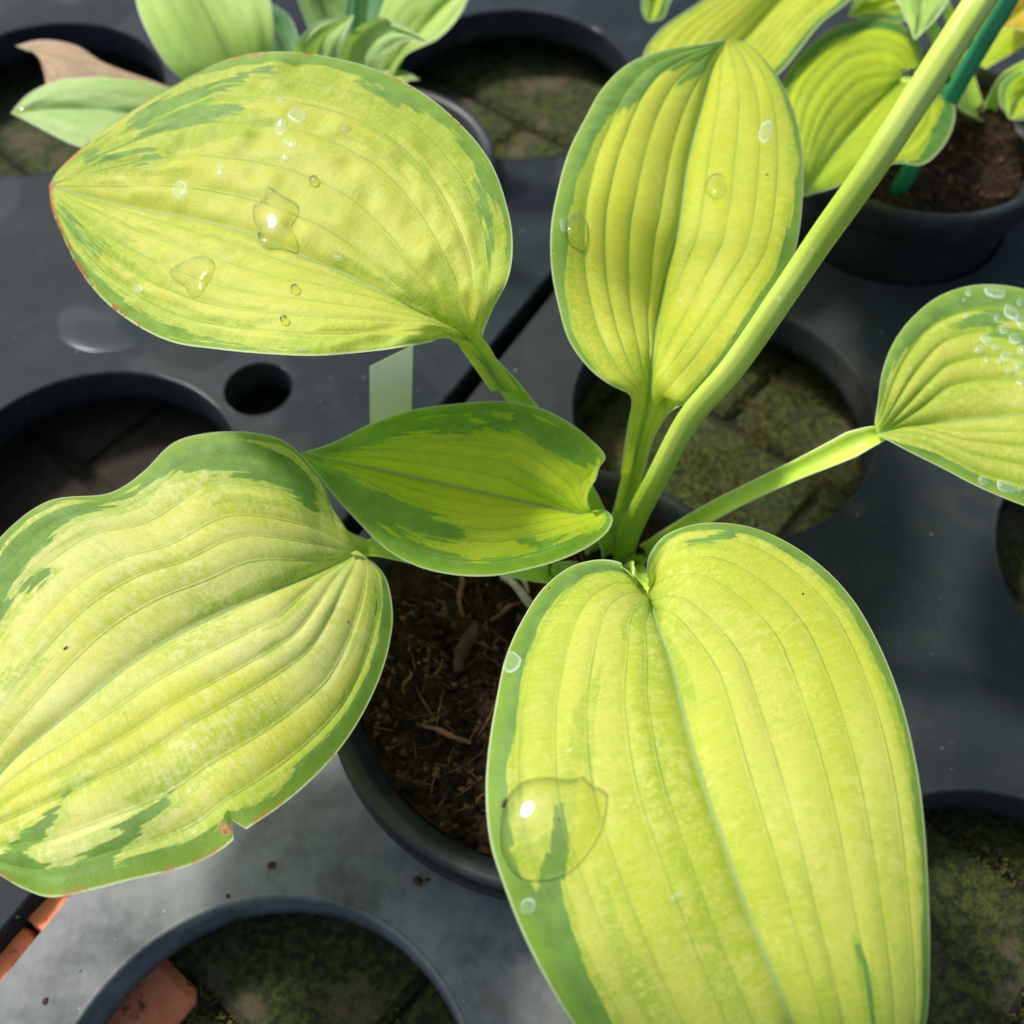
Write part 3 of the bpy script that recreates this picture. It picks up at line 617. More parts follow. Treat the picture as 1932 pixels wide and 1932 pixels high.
# leaf, lower right (nearest)
z5 = lambda u, v: .104 + .022*math.sin(min(1, max(0, (v-1000)/1150))*math.pi) - .006*abs(u-1340)/420 - (.0 if v < 1900 else .02*(v-1900)/250)
L5 = leaf(plant, lm5, [(1222, 1122, .096), (1232, 1150, .099), (1245, 1190), (1265, 1245), (1290, 1340), (1318, 1447), (1367, 1593), (1411, 1720), (1484, 1902), (1530, 2050), (1550, 2150)],
     [(1205, 1112, .099), (1196, 1086), (1168, 1063), (1130, 1055), (1080, 1065), (1030, 1100), (990, 1155), (955, 1230), (935, 1320), (920, 1420), (916, 1500), (925, 1590), (950, 1670), (985, 1760), (1030, 1850), (1085, 1940), (1170, 2040), (1290, 2120), (1430, 2155), (1550, 2150)],
     [(1228, 1112, .099), (1223, 1072), (1235, 1035), (1265, 1003), (1320, 985), (1400, 987), (1470, 1010), (1550, 1062), (1610, 1125), (1660, 1210), (1700, 1310), (1730, 1430), (1748, 1550), (1758, 1680), (1762, 1800), (1755, 1932), (1720, 2040), (1650, 2120), (1550, 2150)],
     z5, zmid=-.0030, nv=6, ns=300, bulge=.0035, corr=.00024, mL=((0, .20), (.15, .22), (.3, .16), (.42, .10), (.5, .08), (.7, .12), (1, .2)),
     green=(((1062, 1515, 4), (1056, 1580, 13), (1038, 1680, 27), (1048, 1760, 31), (1078, 1850, 33), (1122, 1945, 34), (1210, 2060, 42)), ((1380, 1008, 7), (1298, 1024, 3)), ((1618, 1785, 1), (1640, 1860, 4), (1652, 1940, 7))),
     yell=(((968, 1600, 6), (992, 1660, 6)),),
     limes=(((1152, 1245, 6), (1122, 1305, 12), (1092, 1360, 20), (1080, 1440, 22), (1070, 1560, 18)), ((985, 1370, 6), (965, 1460, 14), (960, 1540, 10)), ((1128, 1650, 12), (1170, 1780, 20), (1230, 1900, 24), (1300, 2030, 24)), ((1700, 1400, 8), (1725, 1520, 10), (1735, 1680, 12), (1740, 1800, 14)), ((1540, 1850, 4), (1575, 1940, 10)), ((1215, 1150, 22), (1180, 1180, 14)), ((1250, 1190, 10), (1300, 1300, 18), (1320, 1380, 8))),
     mR=((0, .06), (.15, .11), (.3, .10), (.42, .05), (.6, .03), (.75, .05), (.9, .12), (1, .2)), seed=31, key='l5', mpow=1.25, edge_down=.0012)
petiole(L5, [W(1175, 1068, .020), W(1200, 1075, .050), W(1212, 1085, .078), W(1218, 1105, .0905), W(1228, 1135, .0920), W(1243, 1180, .0930)], [.0036, .0034, .0034, .0036, .0036, .0012])

# leaf, lower left
z3 = lambda u, v: .100 - .026*max(0, (u-480))/240 + .004*(v-1300)/400 - .012*max(0, (100-u))/200
L3 = leaf(plant, lm3, [(688, 1034, .070), (660, 1052, .073), (600, 1080), (500, 1120), (400, 1163), (273, 1232), (140, 1335), (0, 1455), (-75, 1600)],
     [(690, 1016, .069), (655, 1000, .073), (630, 962), (605, 905), (560, 855), (500, 827), (400, 818), (330, 832), (268, 882), (200, 922), (90, 945), (5, 1010), (-60, 1100), (-115, 1250), (-125, 1400), (-105, 1530), (-75, 1600)],
     [(680, 1048, .070), (662, 1045, .076), (690, 1052), (725, 1085), (741, 1150), (735, 1215), (712, 1290), (665, 1380), (605, 1455), (520, 1528), (450, 1568), (400, 1600), (330, 1632), (250, 1658), (180, 1678), (100, 1693), (40, 1675), (0, 1652), (-50, 1625), (-75, 1600)],
     z3, zmid=-.0075, nv=6, hug=1.4, ns=300, bulge=.0032, corr=(.00036, .00072), mL=((0, .06), (.1, .08), (.3, .08), (.5, .05), (.7, .12), (1, .2)),
     brown=(((426, 1566, 11), (452, 1566, 7)), ((415, 1556, 5), (425, 1566, 4)), ((150, 1690, 3), (190, 1680, 4), (240, 1664, 2))), green=(((262, 905, 16), (330, 862, 26), (420, 856, 34), (500, 872, 34), (560, 905, 24), (592, 960, 10)), ((250, 930, 8), (180, 950, 12), (110, 975, 20), (40, 1035, 24), (5, 1095, 26), (-20, 1180, 20)), ((85, 1080, 3), (45, 1108, 8)), ((728, 1110, 12), (732, 1180, 18), (705, 1275, 16), (655, 1370, 20), (600, 1435, 22), (535, 1500, 16), (470, 1545, 10)),
       ((350, 1468, 4), (262, 1555, 14), (200, 1610, 22), (140, 1655, 24), (60, 1668, 16)), ((140, 1482, 3), (70, 1570, 11), (15, 1625, 22)), ((405, 1588, 10), (300, 1625, 12), (200, 1664, 14), (100, 1684, 12)), ((20, 1620, 20), (60, 1640, 14))),
     yell=(((365, 1560, 6), (215, 1628, 4)), ((180, 1560, 10), (70, 1655, 6))),
     limes=(((395, 1440, 14), (330, 1510, 22), (270, 1560, 14)), ((430, 1525, 20), (340, 1575, 14)), ((400, 938, 10), (520, 948, 10)), ((10, 1280, 30), (80, 1245, 14)), ((200, 975, 10), (90, 1040, 12)), ((560, 1090, 14), (400, 1155, 16), (300, 1200, 8)), ((560, 1130, 10), (500, 1220, 10))),
     mR=((0, .06), (.15, .08), (.3, .06), (.6, .06), (1, .2)), seed=41, key='l3', mpow=1.2, notch=((1, .612, .010, .075),),
     wave=((1, .66, .06, -.004), (-1, .22, .06, .003), (-1, .42, .06, -.003)))
petiole(L3, [W(1140, 1070, .020), W(1050, 1085, .034), W(900, 1060, .050), W(780, 1042, .063), W(715, 1033, .068), W(680, 1037, .0685), W(640, 1062, .073)], [.0030, .0030, .0028, .0029, .0040, .0030, .0010])

# leaf, right
z8 = lambda u, v: .092 + .006*(u-1660)/300 - .010*abs(v-790)/200
L8 = leaf(plant, lm8, [(1657, 817, .089), (1700, 806), (1775, 795), (1860, 785), (1932, 780), (2040, 790), (2150, 850)],
     [(1652, 812, .0885), (1650, 800, .089), (1655, 765), (1665, 700), (1690, 640), (1730, 590), (1780, 555), (1850, 537), (1932, 545), (2020, 585), (2090, 660), (2130, 760), (2150, 850)],
     [(1654, 820, .0885), (1690, 838), (1780, 882), (1860, 925), (1932, 955), (2010, 980), (2080, 970), (2130, 920), (2150, 850)],
     z8, zmid=-.010, nv=5, hug=1.7, ns=180, bulge=.003, corr=.0011, limes=(((1665, 800, 8), (1715, 690, 14), (1780, 620, 12)), ((1680, 790, 8), (1770, 690, 16), (1860, 640, 16)), ((1690, 805, 6), (1800, 740, 10), (1932, 690, 10))), mL=((0, .2), (.2, .18), (.4, .2), (.7, .25), (1, .4)), green=(((1800, 622, 6), (1870, 590, 16), (1945, 590, 22)), ((1880, 625, 8), (1940, 640, 20))), mR=((0, .15), (.3, .14), (.6, .16), (1, .3)), seed=51, key='l8', mpow=1.1)
petiole(L8, [W(1190, 1062, .020), W(1270, 1010, .040), W(1360, 957, .056), W(1460, 908, .068), W(1570, 858, .080), W(1640, 826, .0860), W(1690, 812, .0820)], [.0030, .0030, .0030, .0028, .0030, .0040, .0010], up=(0, -.25, 1), flat=1.05)

# flower stalk
sc_pts = [W(1172, 1066, .018), W(1190, 1000, .052), W(1238, 905, .086), W(1300, 790, .109), W(1385, 690, .130), W(1480, 553, .151), W(1544, 458, .163), W(1650, 308, .182), W(1752, 150, .197), W(1852, -4, .208), W(1930, -130, .215)]
C_ = crom(sc_pts, 140); q_ = np.linspace(0, 1, 140); v, f = tube(C_, np.interp(q_, [0, .15, .3, 1], [.0036, .0034, .0031, .0031])*(1+.035*(vnoise(q_*17, q_*0, 4)-.5)), 40, up=(0, -.5, .9))
ax = np.repeat(C_, 40, 0); aa_ = np.tile(np.arange(40)*2*math.pi/40, 140); v = ax+(v-ax)*(1+.018*np.cos(aa_*9)+.02*np.cos(aa_*2+np.repeat(q_, 40)*3))[:, None]
stalk = mesh('flower_stalk', v, f, M['stalk'], plant, attrs={'rim': np.zeros(len(v)), 'along': np.repeat(q_, 40)})
stalk_bvh = BVHTree.FromPolygons([Vector(q) for q in v], [tuple(q) for q in f.tolist()])
# sheathing leaf bases around the crown
for (a0, b0) in (((1130, 1062), (1108, 1010)), ((1185, 1080), (1210, 1050)), ((1100, 1080), (1040, 1075))):
    petiole(plant, [W(a0[0]+15, a0[1]+8, .016), W((a0[0]+b0[0])/2, (a0[1]+b0[1])/2, .030), W(b0[0], b0[1], .042)], [.0042, .0034, .0020], name='leaf_sheath')

# ------------------------------------------------------------------ grey-green plant beyond (upper left)
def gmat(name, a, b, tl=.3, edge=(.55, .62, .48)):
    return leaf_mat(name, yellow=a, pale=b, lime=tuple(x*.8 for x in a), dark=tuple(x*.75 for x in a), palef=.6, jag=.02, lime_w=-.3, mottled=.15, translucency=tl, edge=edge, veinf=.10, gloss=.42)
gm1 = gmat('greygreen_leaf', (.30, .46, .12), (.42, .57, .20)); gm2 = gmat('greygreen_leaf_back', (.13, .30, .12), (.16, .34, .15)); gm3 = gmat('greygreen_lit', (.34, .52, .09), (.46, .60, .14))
dead = leaf_mat('dead_leaf', yellow=(.62, .42, .26), pale=(.72, .54, .38), lime=(.34, .20, .12), dark=(.30, .17, .12), palef=.6, jag=.02, lime_w=-.3, mottled=.4, edge=(.45, .25, .2), veinf=.1, gloss=.6)
ab = W(650, 330, .006); plA = empty('broadleaf_plant', ab); tag(plA, 'grey-green broad-leaved plant with one brown dead leaf behind the upper left leaf', 'plant')
def bleaf(par, mat, mid, lft, rgt, z_base, z_tip, nv=4, name='leaf', label=None, zmid=-.004, mL=((0, -1), (1, -1)), mR=((0, -1), (1, -1)), bulge=.002, corr=.0002, lift=.0, mpow=1.0, seed=3):
    b0 = np.array(mid[0][:2], float); b1 = np.array(mid[-1][:2], float); dd = b1-b0; L2 = dd@dd
    def zf(u, v):
        k = min(1, max(0, ((np.array([u, v])-b0)@dd)/L2)); return z_base+(z_tip-z_base)*k+lift*math.sin(k*math.pi)
    return leaf(par, mat, mid, lft, rgt, zf, zmid=zmid, nv=nv, cells=8, ns=90, bulge=bulge, corr=corr, mL=mL, mR=mR, mpow=mpow, seed=seed, name=name, label=label)
bleaf(plA, gm3, [(520, 260), (450, 130), (385, 0), (350, -100)], [(500, 262), (400, 190), (325, 132), (278, 60), (256, -20), (290, -90), (350, -100)], [(545, 255), (540, 170), (520, 100), (516, 40), (500, -30), (430, -90), (350, -100)], .03, .085, zmid=-.006, lift=.02)
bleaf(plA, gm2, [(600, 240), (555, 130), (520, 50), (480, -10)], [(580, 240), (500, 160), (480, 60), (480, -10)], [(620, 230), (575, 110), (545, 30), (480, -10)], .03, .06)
bleaf(plA, gm1, [(630, 250), (600, 150), (605, 80), (668, 28)], [(600, 250), (550, 140), (556, 85), (600, 42), (668, 28)], [(655, 250), (640, 150), (650, 80), (668, 28)], .03, .088, lift=.012)
bleaf(plA, gm1, [(650, 240), (640, 100), (600, 0), (560, -70)], [(630, 240), (600, 100), (560, -5), (560, -70)], [(690, 230), (700, 90), (660, -10), (560, -70)], .03, .075)
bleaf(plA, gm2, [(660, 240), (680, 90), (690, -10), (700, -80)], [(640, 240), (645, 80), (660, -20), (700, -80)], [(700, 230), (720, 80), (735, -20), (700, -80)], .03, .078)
bleaf(plA, gm3, [(700, 230), (770, 90), (830, 20), (900, -40)], [(680, 230), (705, 70), (740, -20), (900, -40)], [(725, 240), (752, 118), (830, 72), (868, 30), (900, -40)], .03, .082, lift=.008)
bleaf(plA, gm1, [(680, 240), (680, 120), (730, 62), (808, 80)], [(650, 240), (634, 110), (665, 58), (712, 36), (765, 48), (808, 80)], [(710, 230), (712, 128), (745, 92), (775, 80), (808, 80)], .03, .096, lift=.012, label='curled grey-green leaf with a reddish tip')
bleaf(plA, gm3, [(690, 160), (740, 148), (792, 149)], [(690, 140), (740, 134), (792, 149)], [(690, 185), (745, 163), (792, 149)], .05, .052)
bleaf(plA, gm1, [(430, 260), (250, 215), (120, 205), (20, 213)], [(430, 220), (300, 160), (200, 145), (110, 153), (55, 178), (20, 213)], [(430, 310), (250, 300), (150, 278), (80, 245), (20, 213)], .045, .062, lift=.01, label='grey-green pointed leaf holding a drop at its tip')
bleaf(plA, dead, [(430, 230), (250, 160), (130, 115), (28, 86)], [(430, 200), (290, 153), (210, 125), (140, 86), (80, 76), (28, 86)], [(430, 260), (250, 240), (100, 190), (84, 140), (70, 104), (28, 86)], .035, .062, lift=.006, label='dry brown dead leaf with a curled tip', zmid=.004)

# ------------------------------------------------------------------ second hosta (upper right)
bb = W(1860, 215, .036); plB = empty('hosta_plant', bb); tag(plB, 'yellow-green hosta with the green stake, behind at the upper right', 'plant', 'variegated hostas')
hb = leaf_mat('far_hosta_leaf', valley_shade=.35, yellow=(.62, .68, .03), pale=(.70, .74, .07), lime=(.27, .43, .02), dark=(.07, .20, .045), palef=.3, jag=.07, lime_w=.05, seed=3.3, mottled=.2)
hb2 = leaf_mat('far_hosta_leaf_shaded', valley_shade=.4, yellow=(.54, .68, .015), pale=(.60, .72, .03), lime=(.27, .44, .015), dark=(.06, .20, .03), palef=.3, jag=.07, lime_w=.05, seed=6.3, mottled=.2)
o = bleaf(plB, hb, [(1600, -130), (1490, -20), (1400, 80), (1290, 205)], [(1570, -140), (1450, -110), (1335, -8), (1243, 58), (1213, 108), (1230, 170), (1290, 205)], [(1630, -120), (1655, -60), (1605, 0), (1548, 45), (1508, 95), (1470, 140), (1400, 190), (1290, 205)], .085, .080, nv=7, zmid=-.008, bulge=.003, corr=.0003, mL=((0, .05), (1, .05)), mR=((0, .10), (.5, .10), (1, .2)), seed=5)
o2 = bleaf(plB, hb2, [(1712, 142), (1650, 200), (1580, 280), (1515, 372)], [(1716, 138), (1742, 112), (1722, 60), (1662, 32), (1590, 45), (1530, 85), (1480, 150), (1465, 250), (1482, 330), (1515, 372)], [(1722, 146), (1765, 160), (1798, 195), (1799, 235), (1772, 285), (1735, 312), (1690, 308), (1640, 327), (1580, 352), (1515, 372)], .072, .080, nv=7, zmid=-.008, bulge=.004, corr=.0004, mL=((0, .12), (.3, .16), (.6, .08), (1, .1)), mR=((0, .15), (.35, .20), (.6, .06), (1, .08)), mpow=1.2, seed=8)
bleaf(plB, gmat('far_leaf_green', (.27, .44, .06), (.36, .50, .10)), [(1745, -90), (1742, 0), (1726, 76)], [(1735, -90), (1690, -20), (1700, 20), (1726, 76)], [(1755, -90), (1792, -15), (1768, 35), (1726, 76)], .08, .095, label='small plain green leaf tip hanging down')
bleaf(plB, hb2, [(1790, -60), (1690, 0), (1600, 30)], [(1780, -70), (1680, -40), (1620, -10), (1600, 30)], [(1800, -40), (1740, 30), (1670, 45), (1600, 30)], .07, .055, nv=5, mL=((0, .3), (1, .3)), mR=((0, .3), (1, .3)))
bleaf(plB, hb2, [(1840, 120), (1880, 40), (1960, -40)], [(1830, 110), (1850, 30), (1960, -40)], [(1860, 130), (1960, 60), (1960, -40)], .05, .06, nv=5)
bleaf(plB, hb2, [(1990, 120), (1930, 180), (1905, 225)], [(1980, 110), (1895, 150), (1885, 195), (1905, 225)], [(2010, 130), (1990, 220), (1945, 228), (1905, 225)], .06, .055, nv=5, mL=((0, .3), (1, .3)), mR=((0, .3), (1, .3)))
bleaf(plB, leaf_mat('yellowing_leaf', yellow=(.75, .42, .02), pale=(.75, .55, .05), lime=(.35, .42, .02), dark=(.2, .3, .03), palef=.5, jag=.05, lime_w=.02, rust=.8), [(1980, -20), (1930, 15), (1890, 50)], [(1970, -50), (1905, -10), (1890, 50)], [(1990, 10), (1950, 60), (1890, 50)], .07, .065, nv=4, label='yellow and orange ageing leaf at the corner')
bleaf(plB, hb2, [(1260, -50), (1235, 0), (1225, 42)], [(1240, -55), (1212, -5), (1213, 30), (1225, 42)], [(1285, -45), (1262, 10), (1248, 38), (1225, 42)], .05, .06, nv=4, mL=((0, .4), (1, .4)), mR=((0, .4), (1, .4)))
petiole(plB, [W(1860, 218, .034), W(1900, 150, .052), W(2000, 100, .070)], [.0030, .0030, .0030])
petiole(plB, [W(1850, 222, .034), W(1815, 200, .060), W(1770, 165, .072), W(1700, 150, .070)], [.0030, .0030, .0032, .001])
petiole(plB, [W(1865, 212, .034), W(1930, 135, .045), W(2010, 105, .055)], [.0040, .0036, .0034])
petiole(plB, [W(1840, 212, .034), W(1760, 60, .055), W(1650, -100, .082)], [.0030, .0030, .0030])
petiole(plB, [W(1845, 208, .034), W(1800, 60, .055), W(1750, -80, .080)], [.0028, .0026, .0024])

# green stake
C_ = crom([W(1688, 372, .030), W(1700, 350, .036), W(1800, 172, .075), W(1908, -10, .110), W(1950, -80, .122)], 30)
T, S, U = frames(C_, np.array((0, -.5, .9))); k = 16; aa = np.arange(k)*2*math.pi/k; rr = .0036*(1-.16*np.cos(aa*4))
V = C_[:, None]+rr[None, :, None]*(np.cos(aa)[None, :, None]*S[:, None]+np.sin(aa)[None, :, None]*U[:, None])
tag(mesh('plant_stake', V.reshape(-1, 3), quads(30, k, True), M['stake'], origin=C_[0]), 'dark green plastic stake leaning in the upper right pot', 'stake')

# ------------------------------------------------------------------ blank pale plant label
bl, br = W(703, 1092, .014), W(771, 1092, .014)
tl, tr = W(697, 693, .086), W(779, 652, .092)
nrm = np.cross(br-bl, tl-bl); nrm /= np.linalg.norm(nrm); th = nrm*.0007
rows = []
for q in np.linspace(0, 1, 9):
    bow = nrm*.0015*math.sin(q*math.pi); lft = bl*(1-q)+tl*q+bow; rgt = br*(1-q)+tr*q+bow; rows.append([lft, rgt, rgt-th, lft-th])
V = np.array(rows).reshape(-1, 3); fs = [tuple(q) for q in quads(9, 4, True)]+[(3, 2, 1, 0), (32, 33, 34, 35)]
tag(mesh('plant_label', V, fs, M['label'], origin=bl, smooth=False), 'blank pale green plastic plant label standing in the peat', 'label')

# ------------------------------------------------------------------ water on the leaves
def on(key, u, v):
    d = ray(u, v); hit = BV[key].ray_cast(Vector((0, 0, CH)), d)
    return (np.array(hit[0]), np.array(hit[1])) if hit[0] is not None else (None, None)
def drop(key, pts, hgt, label, mat='water', power=.5, name='water_drop', group=None, cat='water drop', rings=12, flat=2.2):
    n_ = max(28, len(pts)*4); cl = crom([np.array([*p, 0.]) for p in pts]+[np.array([*pts[0], 0.])], n_+1)[:-1, :2]
    cu, cv = cl.mean(0); V = []; rad = []; c0, nn = on(key, cu, cv)
    if c0 is None: return
    nn = nn if nn[2] > 0 else -nn
    for i in range(rings+1):
        r = 1-(1-i/rings)**1.5 if False else i/rings
        for (u, v_) in cl:
            p, q = on(key, cu+(u-cu)*r, cv+(v_-cv)*r)
            if p is None: p = V[-1]-nn*0 if V else c0; V.append(p); rad.append(r); continue
            V.append(p+nn*(hgt*(1-r**flat)**power+.00006)); rad.append(r)
    V = np.array(V); rd = np.array(rad); base = V-nn*(hgt*(1-rd**flat)**power+.00006)[:, None]     # smooth water surface over the ribs
    e_a = np.cross(nn, [0, 1, 0]); e_a /= np.linalg.norm(e_a); e_b = np.cross(nn, e_a); q = base-c0; X_ = q@e_a; Y_ = q@e_b; H_ = q@nn
    B_ = np.stack([np.ones_like(X_), X_, Y_, X_*X_, X_*Y_, Y_*Y_], 1); co = np.linalg.lstsq(B_, H_, rcond=None)[0]; k_ = np.clip((1-rd)/.25, 0, 1)**.5
    V = V+nn*((np.maximum(B_@co+hgt*.15, H_-hgt*.5)-H_)*k_)[:, None]
    q_ = quads(rings+1, n_, True); fq = q_[(rings//2)*n_+3]
    if np.dot(np.cross(V[fq[1]]-V[fq[0]], V[fq[2]]-V[fq[0]]), nn) < 0: q_ = q_[:, ::-1]
    o = mesh(name, V, q_, M[mat], origin=c0, attrs={'rad': rad})
    return tag(o, label, cat, group)
def oval(u, v, a, b, rot=0, n=9, jit=.08):
    out = []
    for k in range(n):
        t = k/n*2*math.pi; s_ = 1+rng.uniform(-jit, jit); x, y = a*math.cos(t)*s_, b*math.sin(t)*s_
        out.append((u+x*math.cos(rot)-y*math.sin(rot), v+x*math.sin(rot)+y*math.cos(rot)))
    return out
drop('l5', [(945, 1540), (960, 1500), (985, 1475), (1030, 1466), (1080, 1470), (1100, 1464), (1115, 1480), (1145, 1495), (1146, 1520), (1138, 1560), (1110, 1610), (1070, 1650), (1025, 1664), (985, 1660), (955, 1630), (943, 1590)], .0013, 'large flat pool of clear water on the left side of the lower right leaf', power=.5, rings=22, flat=5)
drop('l1', [(505, 350), (540, 372), (565, 390), (560, 410), (550, 425), (562, 455), (563, 478), (540, 472), (505, 470), (483, 455), (492, 440), (478, 415), (480, 385), (498, 375)], .0010, 'irregular puddle of water in the middle of the upper left leaf', rings=16, flat=4)
drop('l1', [(320, 512), (345, 495), (370, 484), (398, 486), (406, 500), (395, 530), (378, 558), (360, 560), (350, 540), (330, 530)], .0011, 'heart shaped puddle of water near the lower edge of the upper left leaf', rings=16, flat=4)
drop('l6', oval(1350, 352, 20, 24, .2), .0016, 'round clear drop on the sunlit half of the upper middle leaf')
drop('l6', oval(1088, 435, 21, 34, 0), .0015, 'oval clear drop at the left edge of the upper middle leaf')
drop('l1', oval(557, 548, 9, 9, 0, jit=.02), .0014, 'tiny round bead of water above the glassy bead, upper left leaf')
drop('l1', oval(538, 606, 9, 8, 0, jit=.02), .0015, 'tiny glassy bead of water by the lower edge of the upper left leaf')
drop('l1', oval(593, 343, 10, 10, 0, jit=.02), .0013, 'tiny round bead of water near the centre top of the upper left leaf')
g1 = 'dried water marks on the upper left leaf'
for (u, v, a_, b_, r_, lb) in ((560, 218, 17, 13, .3, 'largest pale water mark of the row above the puddle, upper left leaf'), (530, 188, 7, 6, 0, 'topmost small white water mark on the upper left leaf'), (548, 270, 14, 9, .4, 'flat oval water mark, fourth down in the row above the puddle'), (539, 298, 8, 7, 0, 'small round white mark, lowest of the row above the puddle'), (530, 240, 11, 15, .2, 'upright oval water mark just below and left of the largest one'), (340, 358, 14, 17, .3, 'pale ring-like water mark left of the central puddle'), (415, 318, 7, 13, 0, 'narrow upright water mark between the ring-like mark and the row of marks'), (638, 488, 9, 5, .5, 'small slanted water mark by the midrib, right of the puddle'), (570, 660, 9, 4, 0, 'thin white water mark on the lower rim of the upper left leaf'), (260, 545, 9, 8, 0, 'faint round water mark left of the heart shaped puddle'), (652, 243, 8, 6, 0, 'lone small water mark to the right of the row, upper left leaf')):
    drop('l1', oval(u, v, a_, b_, r_), .00035, lb, 'mark', group=g1, cat='water mark', name='water_mark', rings=6)
for (u, v, a_, b_, r_, lb) in ((996, 1710, 14, 17, .2, 'round pale mark below the large pool of water'), (965, 1250, 17, 20, .5, 'faint ring at the left edge of the lower right leaf'), (1276, 1693, 11, 6, -.6, 'small white fleck low on the lower right leaf'), (1242, 1402, 5, 6, 0, 'tiny white fleck beside the midrib of the lower right leaf')):
    drop('l5', oval(u, v, a_, b_, r_), .0003, lb, 'mark', cat='water mark', name='water_mark', rings=6)
for (u, v, a_, b_, r_, lb) in ((1445, 250, 13, 22, .3, 'pale ring near the right edge of the upper middle leaf'), (1062, 425, 5, 12, -.2, 'white glint mark left of the oval drop')):
    drop('l6', oval(u, v, a_, b_, r_), .0003, lb, 'mark', cat='water mark', name='water_mark', rings=6)
g8 = 'small droplets clustered on the right hand leaf'
for (u, v, a_, b_, r_) in ((1878, 552, 22, 11, .2), (1828, 552, 7, 7, 0), (1820, 567, 5, 4, 0), (1822, 597, 6, 4, 0), (1908, 590, 17, 13, .6), (1925, 605, 9, 14, 0), (1895, 622, 10, 8, 0), (1915, 640, 13, 11, .3), (1862, 640, 12, 10, .1), (1880, 655, 9, 8, 0), (1850, 660, 10, 9, 0), (1930, 660, 12, 10, 0),
                           (1900, 672, 12, 9, 0), (1922, 690, 9, 12, .4), (1885, 682, 8, 6, 0), (1905, 700, 10, 7, 0), (1925, 720, 8, 7, 0), (1862, 680, 6, 5, 0), (1925, 570, 6, 9, 0), (1880, 600, 6, 7, 0), (1856, 909, 8, 12, -.6), (1898, 918, 20, 11, .2), (1838, 928, 4, 3, 0), (1925, 925, 7, 5, 0)):
    L8L = {(1878, 552): 'large flat oval droplet at the top rim of the right hand leaf', (1828, 552): 'small round droplet left of the large flat oval one, right hand leaf', (1820, 567): 'tiny droplet just below the small round one near the top rim', (1822, 597): 'lone tiny bluish droplet on the green band, leftmost below the rim',
           (1908, 590): 'large slanted droplet at the top of the droplet cluster', (1850, 660): 'leftmost droplet of the dense cluster on the right hand leaf', (1856, 909): 'crescent shaped droplet on the lower rim of the right hand leaf', (1898, 918): 'long oval droplet on the lower rim of the right hand leaf', (1838, 928): 'tiny bead at the lower rim, leftmost of the rim droplets', (1925, 925): 'small droplet at the lower rim right of the long oval one'}
    drop('l8', oval(u, v, a_, b_, r_, jit=.14), .0007, L8L.get((u, v), 'small clear droplet within the dense cluster on the right hand leaf'), 'mark', group=g8, cat='water drop', rings=6)

# ------------------------------------------------------------------ insects and crumbs
def ellipsoid(c, r, rot=0, n=10):
    a = np.linspace(0, math.pi, n)[:, None]; b_ = (np.arange(n+2)*2*math.pi/(n+2))[None]
    x = r[0]*np.cos(a)*np.ones_like(b_); y = r[1]*np.sin(a)*np.cos(b_); z = r[2]*np.sin(a)*np.sin(b_)
    X = x*math.cos(rot)-y*math.sin(rot); Y = x*math.sin(rot)+y*math.cos(rot)
    return np.stack([X+c[0], Y+c[1], z+c[2]], -1).reshape(-1, 3), quads(n, n+2, True)
def insect(p, s, rot, label):
    p = np.array(p); d = np.array([math.cos(rot), math.sin(rot), 0]); e = np.array([-d[1], d[0], 0]); up = np.array([0, 0, 1.])
    parts = [ellipsoid(p-d*s*.9+up*s*.5, (s*.8, s*.42, s*.40), rot), ellipsoid(p+up*s*.6, (s*.45, s*.34, s*.34), rot), ellipsoid(p+d*s*.6+up*s*.6, (s*.28, s*.30, s*.28), rot)]
    for k in (-1, 0, 1):
        for q in (-1, 1):
            parts.append(tube(crom([p+up*s*.5+d*s*.2*k, p+d*s*.5*k+e*q*s*.7+up*s*.8, p+d*s*.8*k+e*q*s*1.15+up*s*.02], 8), s*.05, 5))
    for q in (-1, 1): parts.append(tube(crom([p+d*s*.8+up*s*.7, p+d*s*1.1+e*q*s*.3+up*s*.9, p+d*s*1.4+e*q*s*.4+up*s*.8], 6), s*.035, 4))
    v, f = join(parts); tag(mesh('insect', v, f, M['insect'], origin=p), label, 'insect')
hit = stalk_bvh.ray_cast(Vector((0, 0, CH)), ray(1716, 150))
ip = W(1708, 143, .2005)
insect(ip, .0012, R_(210), 'small dark fly on the upper part of the thick stalk')
p, _n = on('l5', 952, 1513)
if p is not None: insect(p, .00075, R_(60), 'tiny black insect at the edge of the large pool of water')
p, _n = on('l3', 125, 1222)
if p is not None: insect(p, .00045, R_(50), 'tiny black speck of an insect on the lower left leaf')
for (u, v, s_, lb) in ((512, 1632, .0011, 'brown soil crumb on the tray below the lower left leaf'), (788, 1662, .0013, 'brown soil crumb on the tray beside the pot rim'), (85, 1888, .0008, 'dark speck of soil in the lower left of the tray'), (805, 1660, .0007, 'small pale crumb next to the brown one by the pot rim'), (430, 1690, .0006, 'tiny dark crumb on the pale part of the tray')):
    c = W(u, v, s_*.3); vv, ff = ellipsoid((0, 0, 0), (s_*1.2, s_, s_*.7), rng.uniform(0, 3), 8)
    vv = vv*(1+.3*(vnoise(vv[:, 0]/s_*1.7+9, vv[:, 1]/s_*1.7+vv[:, 2]/s_+9, 4)-.5)[:, None]*2)+c
    tag(mesh('soil_crumb', vv, ff, M['bark'], origin=c), lb, 'crumb')

